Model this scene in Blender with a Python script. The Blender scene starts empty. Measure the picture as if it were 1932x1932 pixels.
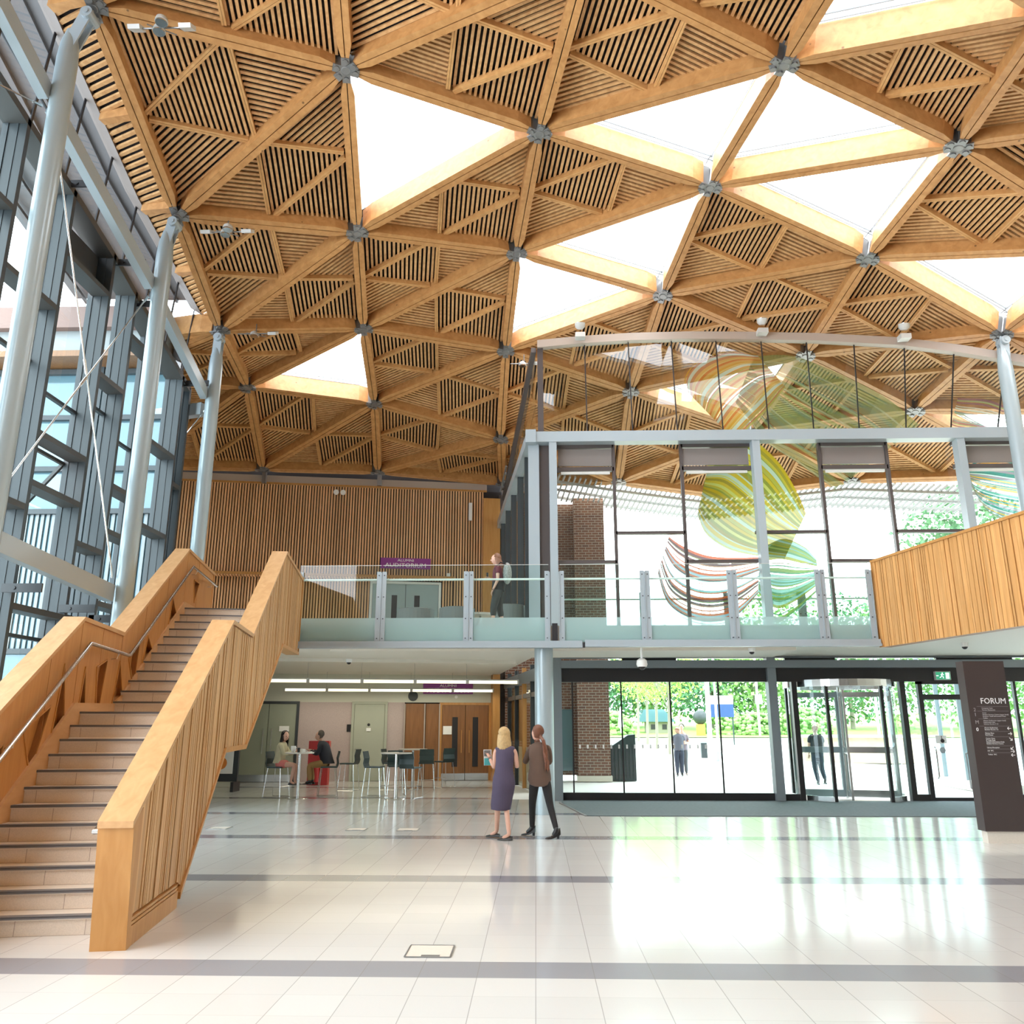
EXPOSURE=0.6; SKYS=6.2; SUNE=1
import bpy, math, random
from mathutils import Vector as V, Matrix
random.seed(7)
C = bpy.context.scene.collection
PI = math.pi
AN = math.radians(9.5)
SV = V((-math.sin(AN), math.cos(AN), 0)); TV = V((math.cos(AN), math.sin(AN), 0)); UP = V((0, 0, 1))
def W(s, t, z=0.0):                                   # the building's rotated grid
    return SV*s + TV*t + V((0, 0, z))

# ------------------------------------------------------------------ materials
def newmat(name):
    m = bpy.data.materials.new(name); m.use_nodes = True
    nt = m.node_tree; b = nt.nodes['Principled BSDF']
    return m, nt, b
def plain(name, col, rough=.5, metal=0., spec=.5, noise=.0, nscale=6., coat=0.):
    m, nt, b = newmat(name)
    b.inputs['Roughness'].default_value = rough; b.inputs['Metallic'].default_value = metal
    b.inputs['Specular IOR Level'].default_value = spec; b.inputs['Coat Weight'].default_value = coat
    c = (*col, 1)
    if noise:
        tc = nt.nodes.new('ShaderNodeTexCoord'); n = nt.nodes.new('ShaderNodeTexNoise'); n.inputs['Scale'].default_value = nscale; n.inputs['Detail'].default_value = 4
        r = nt.nodes.new('ShaderNodeMapRange'); r.inputs['To Min'].default_value = 1-noise; r.inputs['To Max'].default_value = 1+noise
        h = nt.nodes.new('ShaderNodeHueSaturation'); h.inputs['Color'].default_value = c
        nt.links.new(tc.outputs['Object'], n.inputs['Vector']); nt.links.new(n.outputs['Fac'], r.inputs['Value'])
        nt.links.new(r.outputs['Result'], h.inputs['Value']); nt.links.new(h.outputs['Color'], b.inputs['Base Color'])
    else:
        b.inputs['Base Color'].default_value = c
    return m
def wood(name, c1, c2, rough=.45, pitch=0., axis=0, var=.18, stretch=(9, 9, .7), knots=False, rot=0.):
    """grain noise stretched along z; pitch>0 gives each board of that width along axis its own tone"""
    m, nt, b = newmat(name); N = nt.nodes.new; L = nt.links.new
    tc = N('ShaderNodeTexCoord'); mp = N('ShaderNodeMapping'); mp.inputs['Scale'].default_value = stretch
    mr = N('ShaderNodeMapping'); mr.inputs['Rotation'].default_value = (0, 0, rot)
    L(tc.outputs['Object'], mr.inputs['Vector']); L(mr.outputs['Vector'], mp.inputs['Vector'])
    n = N('ShaderNodeTexNoise'); n.inputs['Scale'].default_value = 2.2; n.inputs['Detail'].default_value = 6; n.inputs['Distortion'].default_value = .6
    L(mp.outputs['Vector'], n.inputs['Vector'])
    cr = N('ShaderNodeValToRGB'); cr.color_ramp.elements[0].color = (*c1, 1); cr.color_ramp.elements[1].color = (*c2, 1)
    cr.color_ramp.elements[0].position = .3; cr.color_ramp.elements[1].position = .72
    L(n.outputs['Fac'], cr.inputs['Fac'])
    h = N('ShaderNodeHueSaturation'); L(cr.outputs['Color'], h.inputs['Color'])
    if pitch:
        sx = N('ShaderNodeSeparateXYZ'); L(mr.outputs['Vector'], sx.inputs[0])
        d = N('ShaderNodeMath'); d.operation = 'DIVIDE'; L(sx.outputs[axis], d.inputs[0]); d.inputs[1].default_value = pitch
        f = N('ShaderNodeMath'); f.operation = 'FLOOR'; L(d.outputs[0], f.inputs[0])
        w = N('ShaderNodeTexWhiteNoise'); w.noise_dimensions = '1D'; L(f.outputs[0], w.inputs['W']); src = w.outputs['Value']
    else:
        oi = N('ShaderNodeObjectInfo'); src = oi.outputs['Random']
    r = N('ShaderNodeMapRange'); r.inputs['To Min'].default_value = 1-var; r.inputs['To Max'].default_value = 1+var*.6
    L(src, r.inputs['Value']); L(r.outputs['Result'], h.inputs['Value'])
    out = h.outputs['Color']
    if knots:
        v = N('ShaderNodeTexVoronoi'); v.inputs['Scale'].default_value = 2.4; L(tc.outputs['Object'], v.inputs['Vector'])
        k = N('ShaderNodeMapRange'); k.inputs['From Min'].default_value = .035; k.inputs['From Max'].default_value = .07; k.inputs['To Min'].default_value = .35
        L(v.outputs['Distance'], k.inputs['Value'])
        mx = N('ShaderNodeMix'); mx.data_type = 'RGBA'; mx.blend_type = 'MULTIPLY'; mx.inputs[0].default_value = 1
        L(out, mx.inputs[6]); L(k.outputs['Result'], mx.inputs[7]); out = mx.outputs[2]
    L(out, b.inputs['Base Color']); b.inputs['Roughness'].default_value = rough
    return m
def glass(name, tint=(1, 1, 1), refl=1.0, rough=0.0, ior=1.5, diffuse=0., dcol=(.6, .8, .78)):
    m = bpy.data.materials.new(name); m.use_nodes = True; nt = m.node_tree; nt.nodes.clear(); N = nt.nodes.new; L = nt.links.new
    o = N('ShaderNodeOutputMaterial'); tr = N('ShaderNodeBsdfTransparent'); tr.inputs[0].default_value = (*tint, 1)
    g = N('ShaderNodeBsdfGlossy'); g.inputs['Roughness'].default_value = rough; g.inputs[0].default_value = (refl, refl, refl, 1)
    fr = N('ShaderNodeFresnel'); ge = N('ShaderNodeNewGeometry'); mr = N('ShaderNodeMapRange'); mr.inputs['To Min'].default_value = ior; mr.inputs['To Max'].default_value = 1/ior
    L(ge.outputs['Backfacing'], mr.inputs['Value']); L(mr.outputs['Result'], fr.inputs['IOR'])
    mx = N('ShaderNodeMixShader'); L(fr.outputs[0], mx.inputs[0])
    base = tr.outputs[0]
    if diffuse:
        df = N('ShaderNodeBsdfDiffuse'); df.inputs[0].default_value = (*dcol, 1)
        tl = N('ShaderNodeBsdfTranslucent'); tl.inputs[0].default_value = (*dcol, 1)
        a = N('ShaderNodeMixShader'); a.inputs[0].default_value = .5; L(df.outputs[0], a.inputs[1]); L(tl.outputs[0], a.inputs[2])
        b2 = N('ShaderNodeMixShader'); b2.inputs[0].default_value = diffuse; L(tr.outputs[0], b2.inputs[1]); L(a.outputs[0], b2.inputs[2]); base = b2.outputs[0]
    L(base, mx.inputs[1]); L(g.outputs[0], mx.inputs[2]); L(mx.outputs[0], o.inputs[0])
    return m
def emit(name, col, s):
    m = bpy.data.materials.new(name); m.use_nodes = True; nt = m.node_tree; nt.nodes.clear()
    o = nt.nodes.new('ShaderNodeOutputMaterial'); e = nt.nodes.new('ShaderNodeEmission'); e.inputs[0].default_value = (*col, 1); e.inputs[1].default_value = s
    nt.links.new(e.outputs[0], o.inputs[0]); return m

M = {}
M['beam'] = wood('glulam', (.43, .20, .062), (.58, .30, .11), .5, var=.08, stretch=(3, 3, 3), knots=True)
M['slat'] = wood('larch_slat', (.50, .26, .10), (.68, .41, .19), .55, var=.06, stretch=(4, 4, 4))
M['rib'] = wood('larch_rib', (.50, .25, .085), (.64, .36, .14), .55, var=.1, stretch=(3, 3, 3))
M['void'] = plain('dark_backing', (.018, .012, .010), .9)
M['oak'] = wood('oak_panel', (.43, .195, .050), (.52, .26, .080), .38, var=.04, stretch=(7, 7, .5))
M['oaktop'] = wood('oak_capping', (.50, .28, .12), (.60, .365, .175), .35, var=.03, stretch=(5, .5, 5))
M['oakslat'] = wood('oak_strip', (.46, .24, .085), (.64, .38, .17), .42, pitch=.062, axis=1, var=.16, rot=-AN, stretch=(8, 8, .5))
M['oakrail'] = wood('oak_strip_gallery', (.52, .25, .075), (.66, .35, .13), .42, pitch=.075, axis=1, var=.15, rot=-AN, stretch=(8, 8, .5))
M['cedar'] = wood('cedar_wall_slat', (.72, .40, .19), (.86, .55, .30), .6, pitch=.092, axis=0, var=.22, rot=-AN, stretch=(9, 9, .8))
M['oakdark'] = wood('dark_door_veneer', (.20, .085, .030), (.28, .125, .045), .35, var=.05)
M['recess'] = wood('oak_recess_shaded', (.30, .125, .035), (.36, .16, .05), .5, var=.04)  # darker copy of the oak panel; shade of pockets and gaps put into colour
M['steel'] = plain('painted_steel', (.33, .38, .41), .32, 0., .5)
M['steelcol'] = plain('painted_column', (.34, .41, .44), .28, .15, .5)
M['sage'] = plain('pale_sage_paint', (.38, .40, .32), .5)
M['galv'] = plain('cast_steel_node', (.28, .28, .28), .35, .7)
M['chrome'] = plain('brushed_stainless', (.62, .62, .61), .22, 1.)
M['anthra'] = plain('anthracite_frame', (.032, .039, .044), .45)
M['anthra2'] = plain('anthracite_shelf', (.050, .048, .045), .5)
M['brownf'] = plain('brown_frame', (.075, .060, .058), .4)
M['black'] = plain('black_frame', (.018, .016, .018), .4)
M['greybeam'] = plain('grey_head_beam', (.20, .23, .25), .4)
M['trimb'] = plain('taupe_trim', (.40, .33, .28), .38)
M['trimd'] = plain('eaves_trim', (.20, .16, .135), .5)
M['soffit'] = plain('cream_soffit', (.74, .70, .62), .6)
M['cream'] = plain('cream_wall', (.58, .58, .49), .6)
M['rearw'] = plain('dim_rear_wall', (.22, .22, .21), .7)  # tone kept low so the unseen rear wall bounces less frontal light
M['white'] = plain('white_paint', (.82, .82, .80), .5)
M['glass'] = glass('clear_glass', (.90, .95, .94), .95)
M['glassl'] = glass('curtain_wall_glass', (.78, .90, .92), .9)
M['glasst'] = glass('tinted_screen_glass', (.80, .84, .80), 1., ior=1.7)
M['glassg'] = glass('green_edge_glass', (.80, .93, .90), .9)
M['frost'] = glass('frosted_glass', (.62, .80, .78), .8, diffuse=.75, dcol=(.47, .64, .65))
M['sky'] = glass('rooflight_glass', (.96, .98, 1.), .12)
M['glassc'] = glass('clerestory_glass', (.62, .68, .72), .9)
M['exitw2'] = plain('pale_green_sign', (.35, .62, .5), .5)
M['pink'] = plain('speckled_pink_panel', (.45, .365, .345), .6, noise=.25, nscale=60)
M['grdoor'] = plain('sage_door', (.29, .31, .24), .45)
M['blue'] = plain('blue_grey_door', (.34, .42, .43), .4)
M['purple'] = plain('purple_sign', (.26, .045, .26), .4)
M['lett'] = plain('white_lettering', (.85, .85, .85), .5)
M['lettg'] = plain('grey_lettering', (.30, .28, .28), .5)
M['monolith'] = plain('dark_brown_monolith', (.052, .037, .036), .35)
M['stone'] = plain('beige_stair_stone', (.50, .40, .30), .5, noise=.16, nscale=90)
M['tread'] = plain('pale_tread', (.70, .64, .56), .35, noise=.08, nscale=60)
M['nosing'] = plain('grey_nosing', (.17, .165, .17), .5)
M['mat'] = plain('entrance_matting', (.10, .125, .13), .9, noise=.3, nscale=14)
M['tube'] = emit('fluorescent_tube', (1., .92, .60), 1.3)
M['exit'] = emit('exit_sign_green', (.05, .30, .16), 1.)
M['exitw'] = emit('exit_sign_white', (.8, 1., .9), 1.4)
M['lampw'] = plain('lamp_housing', (.55, .55, .53), .3)
M['lens'] = plain('lamp_reflector', (.80, .80, .78), .12, 1.)
M['seatg'] = plain('dark_green_seat', (.022, .040, .040), .45)
M['greyf'] = plain('grey_upholstery', (.16, .17, .165), .8)
M['tabletop'] = plain('pale_table_top', (.60, .56, .50), .3)
M['red'] = plain('red_enamel', (.50, .03, .03), .35)
M['paving'] = plain('pale_paving', (.62, .60, .57), .8, noise=.06, nscale=1.5)
M['grass'] = plain('lawn', (.24, .42, .08), .9, noise=.2, nscale=2)
M['cladding'] = plain('ribbed_metal_cladding', (.24, .25, .25), .5, .2)
M['sidegl'] = plain('sky_blue_glazing', (.10, .19, .23), .08, .1, .8)
M['roofbrn'] = plain('brown_fascia', (.20, .12, .10), .6)

def brick_mat():
    m, nt, b = newmat('red_brick'); N = nt.nodes.new; L = nt.links.new
    tc = N('ShaderNodeTexCoord'); sx = N('ShaderNodeSeparateXYZ'); ad = N('ShaderNodeMath'); cb = N('ShaderNodeCombineXYZ')
    L(tc.outputs['Object'], sx.inputs[0]); L(sx.outputs[0], ad.inputs[0]); L(sx.outputs[1], ad.inputs[1]); L(ad.outputs[0], cb.inputs[0]); L(sx.outputs[2], cb.inputs[1])
    t = N('ShaderNodeTexBrick'); t.inputs['Color1'].default_value = (.20, .085, .05, 1); t.inputs['Color2'].default_value = (.13, .06, .045, 1); t.inputs['Mortar'].default_value = (.36, .32, .27, 1)
    t.inputs['Scale'].default_value = 1; t.inputs['Brick Width'].default_value = .225; t.inputs['Row Height'].default_value = .085; t.inputs['Mortar Size'].default_value = .009
    L(cb.outputs[0], t.inputs['Vector']); L(t.outputs['Color'], b.inputs['Base Color']); b.inputs['Roughness'].default_value = .85
    return m
M['brick'] = brick_mat()
def floor_mat():
    m, nt, b = newmat('polished_floor_tile'); N = nt.nodes.new; L = nt.links.new
    def mth(op, a, bb=None, c=None):
        n = N('ShaderNodeMath'); n.operation = op
        for k, v in enumerate((a, bb, c)):
            if v is None: continue
            if isinstance(v, (int, float)): n.inputs[k].default_value = v
            else: L(v, n.inputs[k])
        return n.outputs[0]
    tc = N('ShaderNodeTexCoord'); sx = N('ShaderNodeSeparateXYZ'); L(tc.outputs['Object'], sx.inputs[0])
    x, y = sx.outputs[0], sx.outputs[1]
    u = mth('DIVIDE', mth('ADD', x, 40.413), .404); fu = mth('FRACT', u)
    yy = mth('ADD', y, 35.6-6.206); per = mth('FRACT', mth('DIVIDE', yy, 3.56)); v = mth('MULTIPLY', per, 9.0); fv = mth('FRACT', v)
    ju = mth('GREATER_THAN', mth('ABSOLUTE', mth('SUBTRACT', fu, .5)), .4925)
    jv = mth('GREATER_THAN', mth('ABSOLUTE', mth('SUBTRACT', fv, .5)), .4935)
    band = mth('LESS_THAN', per, 1/9.)
    wn = N('ShaderNodeTexWhiteNoise'); cb = N('ShaderNodeCombineXYZ'); L(mth('FLOOR', u), cb.inputs[0]); L(mth('FLOOR', mth('DIVIDE', yy, .3956)), cb.inputs[1]); L(cb.outputs[0], wn.inputs['Vector'])
    no = N('ShaderNodeTexNoise'); no.inputs['Scale'].default_value = 120; L(tc.outputs['Object'], no.inputs['Vector'])
    tone = mth('ADD', mth('MULTIPLY', wn.outputs['Value'], .05), mth('ADD', .935, mth('MULTIPLY', no.outputs['Fac'], .04)))
    m1 = N('ShaderNodeMix'); m1.data_type = 'RGBA'; m1.inputs[6].default_value = (.655, .65, .625, 1); m1.inputs[7].default_value = (.29, .29, .315, 1); L(band, m1.inputs[0])
    h = N('ShaderNodeHueSaturation'); L(m1.outputs[2], h.inputs['Color']); L(tone, h.inputs['Value'])
    j = mth('MAXIMUM', mth('MULTIPLY', ju, .55), mth('MULTIPLY', jv, .22))
    m2 = N('ShaderNodeMix'); m2.data_type = 'RGBA'; L(j, m2.inputs[0]); L(h.outputs[0], m2.inputs[6]); m2.inputs[7].default_value = (.22, .205, .19, 1)
    L(m2.outputs[2], b.inputs['Base Color']); b.inputs['Roughness'].default_value = .13; b.inputs['Specular IOR Level'].default_value = .8
    return m
M['floor'] = floor_mat()
def leaf_mat(name, c1, c2):
    m, nt, b = newmat(name); N = nt.nodes.new; L = nt.links.new
    tc = N('ShaderNodeTexCoord'); n = N('ShaderNodeTexNoise'); n.inputs['Scale'].default_value = 3.5; n.inputs['Detail'].default_value = 5
    cr = N('ShaderNodeValToRGB'); cr.color_ramp.elements[0].position = .35; cr.color_ramp.elements[1].position = .65; cr.color_ramp.elements[0].color = (*c1, 1); cr.color_ramp.elements[1].color = (*c2, 1)
    L(tc.outputs['Object'], n.inputs['Vector']); L(n.outputs['Fac'], cr.inputs['Fac']); L(cr.outputs['Color'], b.inputs['Base Color']); b.inputs['Roughness'].default_value = .8
    return m
M['leaf1'] = leaf_mat('spring_leaves', (.16, .36, .05), (.42, .62, .12))
M['leaf2'] = leaf_mat('dark_leaves', (.04, .14, .06), (.14, .30, .14))
M['leaf3'] = leaf_mat('shrub_leaves', (.14, .30, .08), (.30, .46, .16))
M['bark'] = plain('pale_bark', (.24, .22, .17), .9)

# ------------------------------------------------------------------ geometry helpers
class MB:
    def __init__(s): s.v = []; s.f = []; s.m = []
    def add(s, vs, fs, mi=0):
        o = len(s.v); s.v += [V(p) for p in vs]; s.f += [tuple(i+o for i in f) for f in fs]; s.m += [mi]*len(fs); return s
    def box(s, x0, x1, y0, y1, z0, z1, mi=0):
        return s.hexa([(x0,y0,z0),(x1,y0,z0),(x1,y1,z0),(x0,y1,z0),(x0,y0,z1),(x1,y0,z1),(x1,y1,z1),(x0,y1,z1)], mi)
    def hexa(s, p, mi=0):
        return s.add(p, [(0,3,2,1),(4,5,6,7),(0,1,5,4),(1,2,6,5),(2,3,7,6),(3,0,4,7)], mi)
    def stbox(s, s0, s1, t0, t1, z0, z1, mi=0):       # box in the rotated building grid
        return s.hexa([W(s0,t0,z0),W(s0,t1,z0),W(s1,t1,z0),W(s1,t0,z0),W(s0,t0,z1),W(s0,t1,z1),W(s1,t1,z1),W(s1,t0,z1)], mi)
    def bar(s, a, b, w, h, up=UP, mi=0, o=0.):        # rectangular bar from a to b, w sideways, h along up
        a, b = V(a), V(b); d = (b-a).normalized(); sd = d.cross(V(up))
        if sd.length < 1e-4: sd = d.cross(V((1, 0, 0)))
        sd.normalize(); u = sd.cross(d).normalized(); sd = sd*w/2; u = u*h/2
        return s.hexa([a-sd-u, a+sd-u, b+sd-u, b-sd-u, a-sd+u, a+sd+u, b+sd+u, b-sd+u], mi)
    def ring(s, c, d, r, n, r2=None):
        d = V(d).normalized(); a = d.cross(V((0, 0, 1)) if abs(d.z) < .9 else V((1, 0, 0))).normalized(); b = d.cross(a); r2 = r2 or r
        return [V(c)+a*(math.cos(2*PI*k/n)*r)+b*(math.sin(2*PI*k/n)*r2) for k in range(n)]
    def tube(s, pts, r, n=10, mi=0, cap=True):
        pts = [V(p) for p in pts]; rs = r if isinstance(r, (list, tuple)) else [r]*len(pts); o = len(s.v); vs = []; fs = []
        for k, p in enumerate(pts):
            if k == 0: d = pts[1]-p
            elif k == len(pts)-1: d = p-pts[k-1]
            else: d = (pts[k+1]-p).normalized()+(p-pts[k-1]).normalized()
            vs += s.ring(p, d, rs[k], n)
        for k in range(len(pts)-1):
            for i in range(n):
                j = (i+1) % n; fs.append((k*n+i, k*n+j, (k+1)*n+j, (k+1)*n+i))
        if cap: fs.append(tuple(range(n))[::-1]); fs.append(tuple((len(pts)-1)*n+i for i in range(n)))
        return s.add(vs, fs, mi)
    def lathe(s, c, prof, n=20, mi=0, ax=UP):         # prof: (radius, height along ax)
        c = V(c); ax = V(ax).normalized(); a = ax.cross(V((0, 0, 1)) if abs(ax.z) < .9 else V((1, 0, 0))).normalized(); b = ax.cross(a); vs = []; fs = []
        for r, h in prof:
            vs += [c+ax*h+a*(math.cos(2*PI*k/n)*r)+b*(math.sin(2*PI*k/n)*r) for k in range(n)]
        for k in range(len(prof)-1):
            for i in range(n):
                j = (i+1) % n; fs.append((k*n+i, k*n+j, (k+1)*n+j, (k+1)*n+i))
        fs.append(tuple(range(n))[::-1]); fs.append(tuple((len(prof)-1)*n+i for i in range(n)))
        return s.add(vs, fs, mi)
    def prism(s, poly, off, mi=0):                    # closed polygon extruded by vector off
        p = [V(q) for q in poly]; n = len(p); off = V(off)
        fs = [tuple(range(n))[::-1], tuple(range(n, 2*n))]+[(i, (i+1) % n, n+(i+1) % n, n+i) for i in range(n)]
        return s.add(p+[q+off for q in p], fs, mi)
    def ell(s, c, r, nu=14, nv=9, mi=0, fn=None):
        vs = []; fs = []; c = V(c)
        for j in range(1, nv):
            for i in range(nu):
                th = PI*j/nv; ph = 2*PI*i/nu; p = V((math.sin(th)*math.cos(ph), math.sin(th)*math.sin(ph), math.cos(th)))
                if fn: p = V(fn(p))
                vs.append(c+V((p.x*r[0], p.y*r[1], p.z*r[2])))
        t = fn(V((0, 0, 1))) if fn else (0, 0, 1); b = fn(V((0, 0, -1))) if fn else (0, 0, -1)
        vs += [c+V((t[0]*r[0], t[1]*r[1], t[2]*r[2])), c+V((b[0]*r[0], b[1]*r[1], b[2]*r[2]))]
        for j in range(nv-2):
            for i in range(nu):
                k = (i+1) % nu; fs.append((j*nu+i, (j+1)*nu+i, (j+1)*nu+k, j*nu+k))
        T = len(vs)-2
        for i in range(nu):
            k = (i+1) % nu; fs.append((T, i, k)); fs.append((T+1, (nv-2)*nu+k, (nv-2)*nu+i))
        return s.add(vs, fs, mi)
    def loft(s, rings, n=16, mi=0, cap=True):         # rings: (x, y, z, rx, ry)
        vs = []; fs = []
        for x, y, z, rx, ry in rings:
            vs += [V((x+math.cos(2*PI*k/n)*rx, y+math.sin(2*PI*k/n)*ry, z)) for k in range(n)]
        for k in range(len(rings)-1):
            for i in range(n):
                j = (i+1) % n; fs.append((k*n+i, k*n+j, (k+1)*n+j, (k+1)*n+i))
        if cap: fs.append(tuple(range(n))[::-1]); fs.append(tuple((len(rings)-1)*n+i for i in range(n)))
        return s.add(vs, fs, mi)
def wloc(o):
    p = V((0, 0, 0))
    while o is not None: p = p+o.location; o = o.parent
    return p
def obj(name, mb, mat, parent=None, local=False, smooth=False, base=None):
    """ONE mesh object; vertices are world positions (or local to the parent's base)"""
    vs = mb.v
    if parent is None:
        xs = [p.x for p in vs]; ys = [p.y for p in vs]; zs = [p.z for p in vs]
        L = V(base) if base is not None else V(((min(xs)+max(xs))/2, (min(ys)+max(ys))/2, min(zs)))
    else:
        L = V((0, 0, 0)) if local else wloc(parent)
    me = bpy.data.meshes.new(name); me.from_pydata([p-L for p in vs], [], mb.f)
    for x in (mat if isinstance(mat, (list, tuple)) else [mat]): me.materials.append(x)
    if any(mb.m): me.polygons.foreach_set('material_index', mb.m)
    if smooth: me.polygons.foreach_set('use_smooth', [True]*len(me.polygons)); me.set_sharp_from_angle(angle=math.radians(40))
    me.update(); o = bpy.data.objects.new(name, me); C.objects.link(o)
    if parent is None: o.location = L
    else: o.parent = parent
    return o
def tag(o, label=None, cat=None, group=None, kind=None):
    if label: o['label'] = label
    if cat: o['category'] = cat
    if group: o['group'] = group
    if kind: o['kind'] = kind
    return o
def thing(name, loc, label=None, cat=None, group=None, kind=None, rz=0.):
    o = bpy.data.objects.new(name, None); C.objects.link(o); o.location = loc; o.rotation_euler = (0, 0, rz); o.empty_display_size = .1
    return tag(o, label, cat, group, kind)
def copy_tree(o, parent=None):
    c = o.copy(); C.objects.link(c); c.parent = parent
    for ch in list(o.children): copy_tree(ch, c)
    return c
def text(name, body, size, mat, parent, loc, rx, rz, align='LEFT', ext=.002, sx=1.):
    cu = bpy.data.curves.new(name, 'FONT'); cu.body = body; cu.size = size; cu.extrude = ext; cu.align_x = align; cu.resolution_u = 2
    t = bpy.data.objects.new(name, cu); C.objects.link(t); bpy.context.view_layer.update()
    me = bpy.data.meshes.new_from_object(t.evaluated_get(bpy.context.evaluated_depsgraph_get())); bpy.data.objects.remove(t)
    me.materials.clear(); me.materials.append(mat)
    o = bpy.data.objects.new(name, me); C.objects.link(o); o.parent = parent; o.location = V(loc)-wloc(parent); o.rotation_euler = (rx, 0, rz); o.scale = (sx, 1, 1)
    return o
M['louv'] = plain('grey_louvre', (.30, .31, .31), .5)
M['overhang'] = plain('taupe_overhang', (.16, .15, .15), .6)
M['vent'] = plain('taupe_vent_panel', (.20, .175, .165), .4)
M['lettg2'] = plain('pale_grey_lettering', (.52, .50, .50), .5)
def stone_mat():
    m, nt, b = newmat('stair_riser_stone'); N = nt.nodes.new; L = nt.links.new
    tc = N('ShaderNodeTexCoord'); gp = N('ShaderNodeNewGeometry'); mr = N('ShaderNodeMapping'); mr.inputs['Rotation'].default_value = (0, 0, -AN); L(gp.outputs['Position'], mr.inputs['Vector'])
    sx = N('ShaderNodeSeparateXYZ'); L(mr.outputs[0], sx.inputs[0]); cb = N('ShaderNodeCombineXYZ'); L(sx.outputs[0], cb.inputs[0]); L(sx.outputs[2], cb.inputs[1])
    t = N('ShaderNodeTexBrick'); t.inputs['Color1'].default_value = (.66, .58, .49, 1); t.inputs['Color2'].default_value = (.62, .545, .46, 1); t.inputs['Mortar'].default_value = (.34, .28, .23, 1)
    t.inputs['Scale'].default_value = 1; t.inputs['Brick Width'].default_value = .55; t.inputs['Row Height'].default_value = .1525; t.inputs['Mortar Size'].default_value = .003
    n = N('ShaderNodeTexNoise'); n.inputs['Scale'].default_value = 110; n.inputs['Detail'].default_value = 3; L(gp.outputs['Position'], n.inputs['Vector'])
    r = N('ShaderNodeMapRange'); r.inputs['To Min'].default_value = .82; r.inputs['To Max'].default_value = 1.18; L(n.outputs['Fac'], r.inputs['Value'])
    h = N('ShaderNodeHueSaturation'); L(cb.outputs[0], t.inputs['Vector']); L(t.outputs['Color'], h.inputs['Color']); L(r.outputs['Result'], h.inputs['Value']); L(h.outputs[0], b.inputs['Base Color']); b.inputs['Roughness'].default_value = .5
    return m
M['stone'] = stone_mat()
# ------------------------------------------------------------------ camera, sky, view
cam = bpy.data.cameras.new('camera'); co = bpy.data.objects.new('camera', cam); C.objects.link(co)
cam.sensor_width = 36; cam.sensor_height = 36; cam.lens = 1544/1932*36; cam.clip_end = 500
co.location = (0, 0, 1.66); co.rotation_euler = (math.radians(104.7), 0, math.radians(1.62))
sc = bpy.context.scene; sc.camera = co
sc.view_settings.view_transform = 'Standard'; sc.view_settings.look = 'None'; sc.view_settings.gamma = 1; sc.view_settings.exposure = EXPOSURE
sc.view_settings.use_curve_mapping = False
sc.cycles.max_bounces = 10; sc.cycles.diffuse_bounces = 6; sc.cycles.glossy_bounces = 4; sc.cycles.transparent_max_bounces = 24; sc.cycles.transmission_bounces = 4
sc.cycles.caustics_reflective = False; sc.cycles.caustics_refractive = False; sc.cycles.sample_clamp_indirect = 6
sc.cycles.use_denoising = True
w = bpy.data.worlds.new('sky'); sc.world = w; w.use_nodes = True; nt = w.node_tree
bg = nt.nodes['Background']; bg.inputs[1].default_value = SKYS
tc = nt.nodes.new('ShaderNodeTexCoord'); sp = nt.nodes.new('ShaderNodeSeparateXYZ'); nt.links.new(tc.outputs['Generated'], sp.inputs[0])
cr = nt.nodes.new('ShaderNodeValToRGB'); cr.color_ramp.elements[0].position = .0; cr.color_ramp.elements[0].color = (.86, .93, 1, 1); cr.color_ramp.elements[1].position = .7; cr.color_ramp.elements[1].color = (.93, .97, 1, 1)
nt.links.new(sp.outputs[2], cr.inputs['Fac']); nt.links.new(cr.outputs['Color'], bg.inputs[0])
sun = bpy.data.lights.new('sun', 'SUN'); sun.energy = SUNE; sun.angle = math.radians(25); sun.color = (1, .97, .92)
so = bpy.data.objects.new('sun', sun); C.objects.link(so); so.location = (0, -5, 30); so.rotation_euler = (math.radians(28), math.radians(12), 0)
# ------------------------------------------------------------------ floor
fl = MB(); fl.add([(-22, -7, 0), (24, -7, 0), (24, 20.4, 0), (-22, 20.4, 0), (-22, 29, 0), (-1.0, 29, 0), (-1.0, 20.4, 0)], [(0, 1, 2, 6, 3), (3, 6, 5, 4)])
tag(obj('floor', fl, M['floor'], base=(0, 0, 0)), 'cream tiled floor with grey tile bands across the hall', kind='structure')

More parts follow.
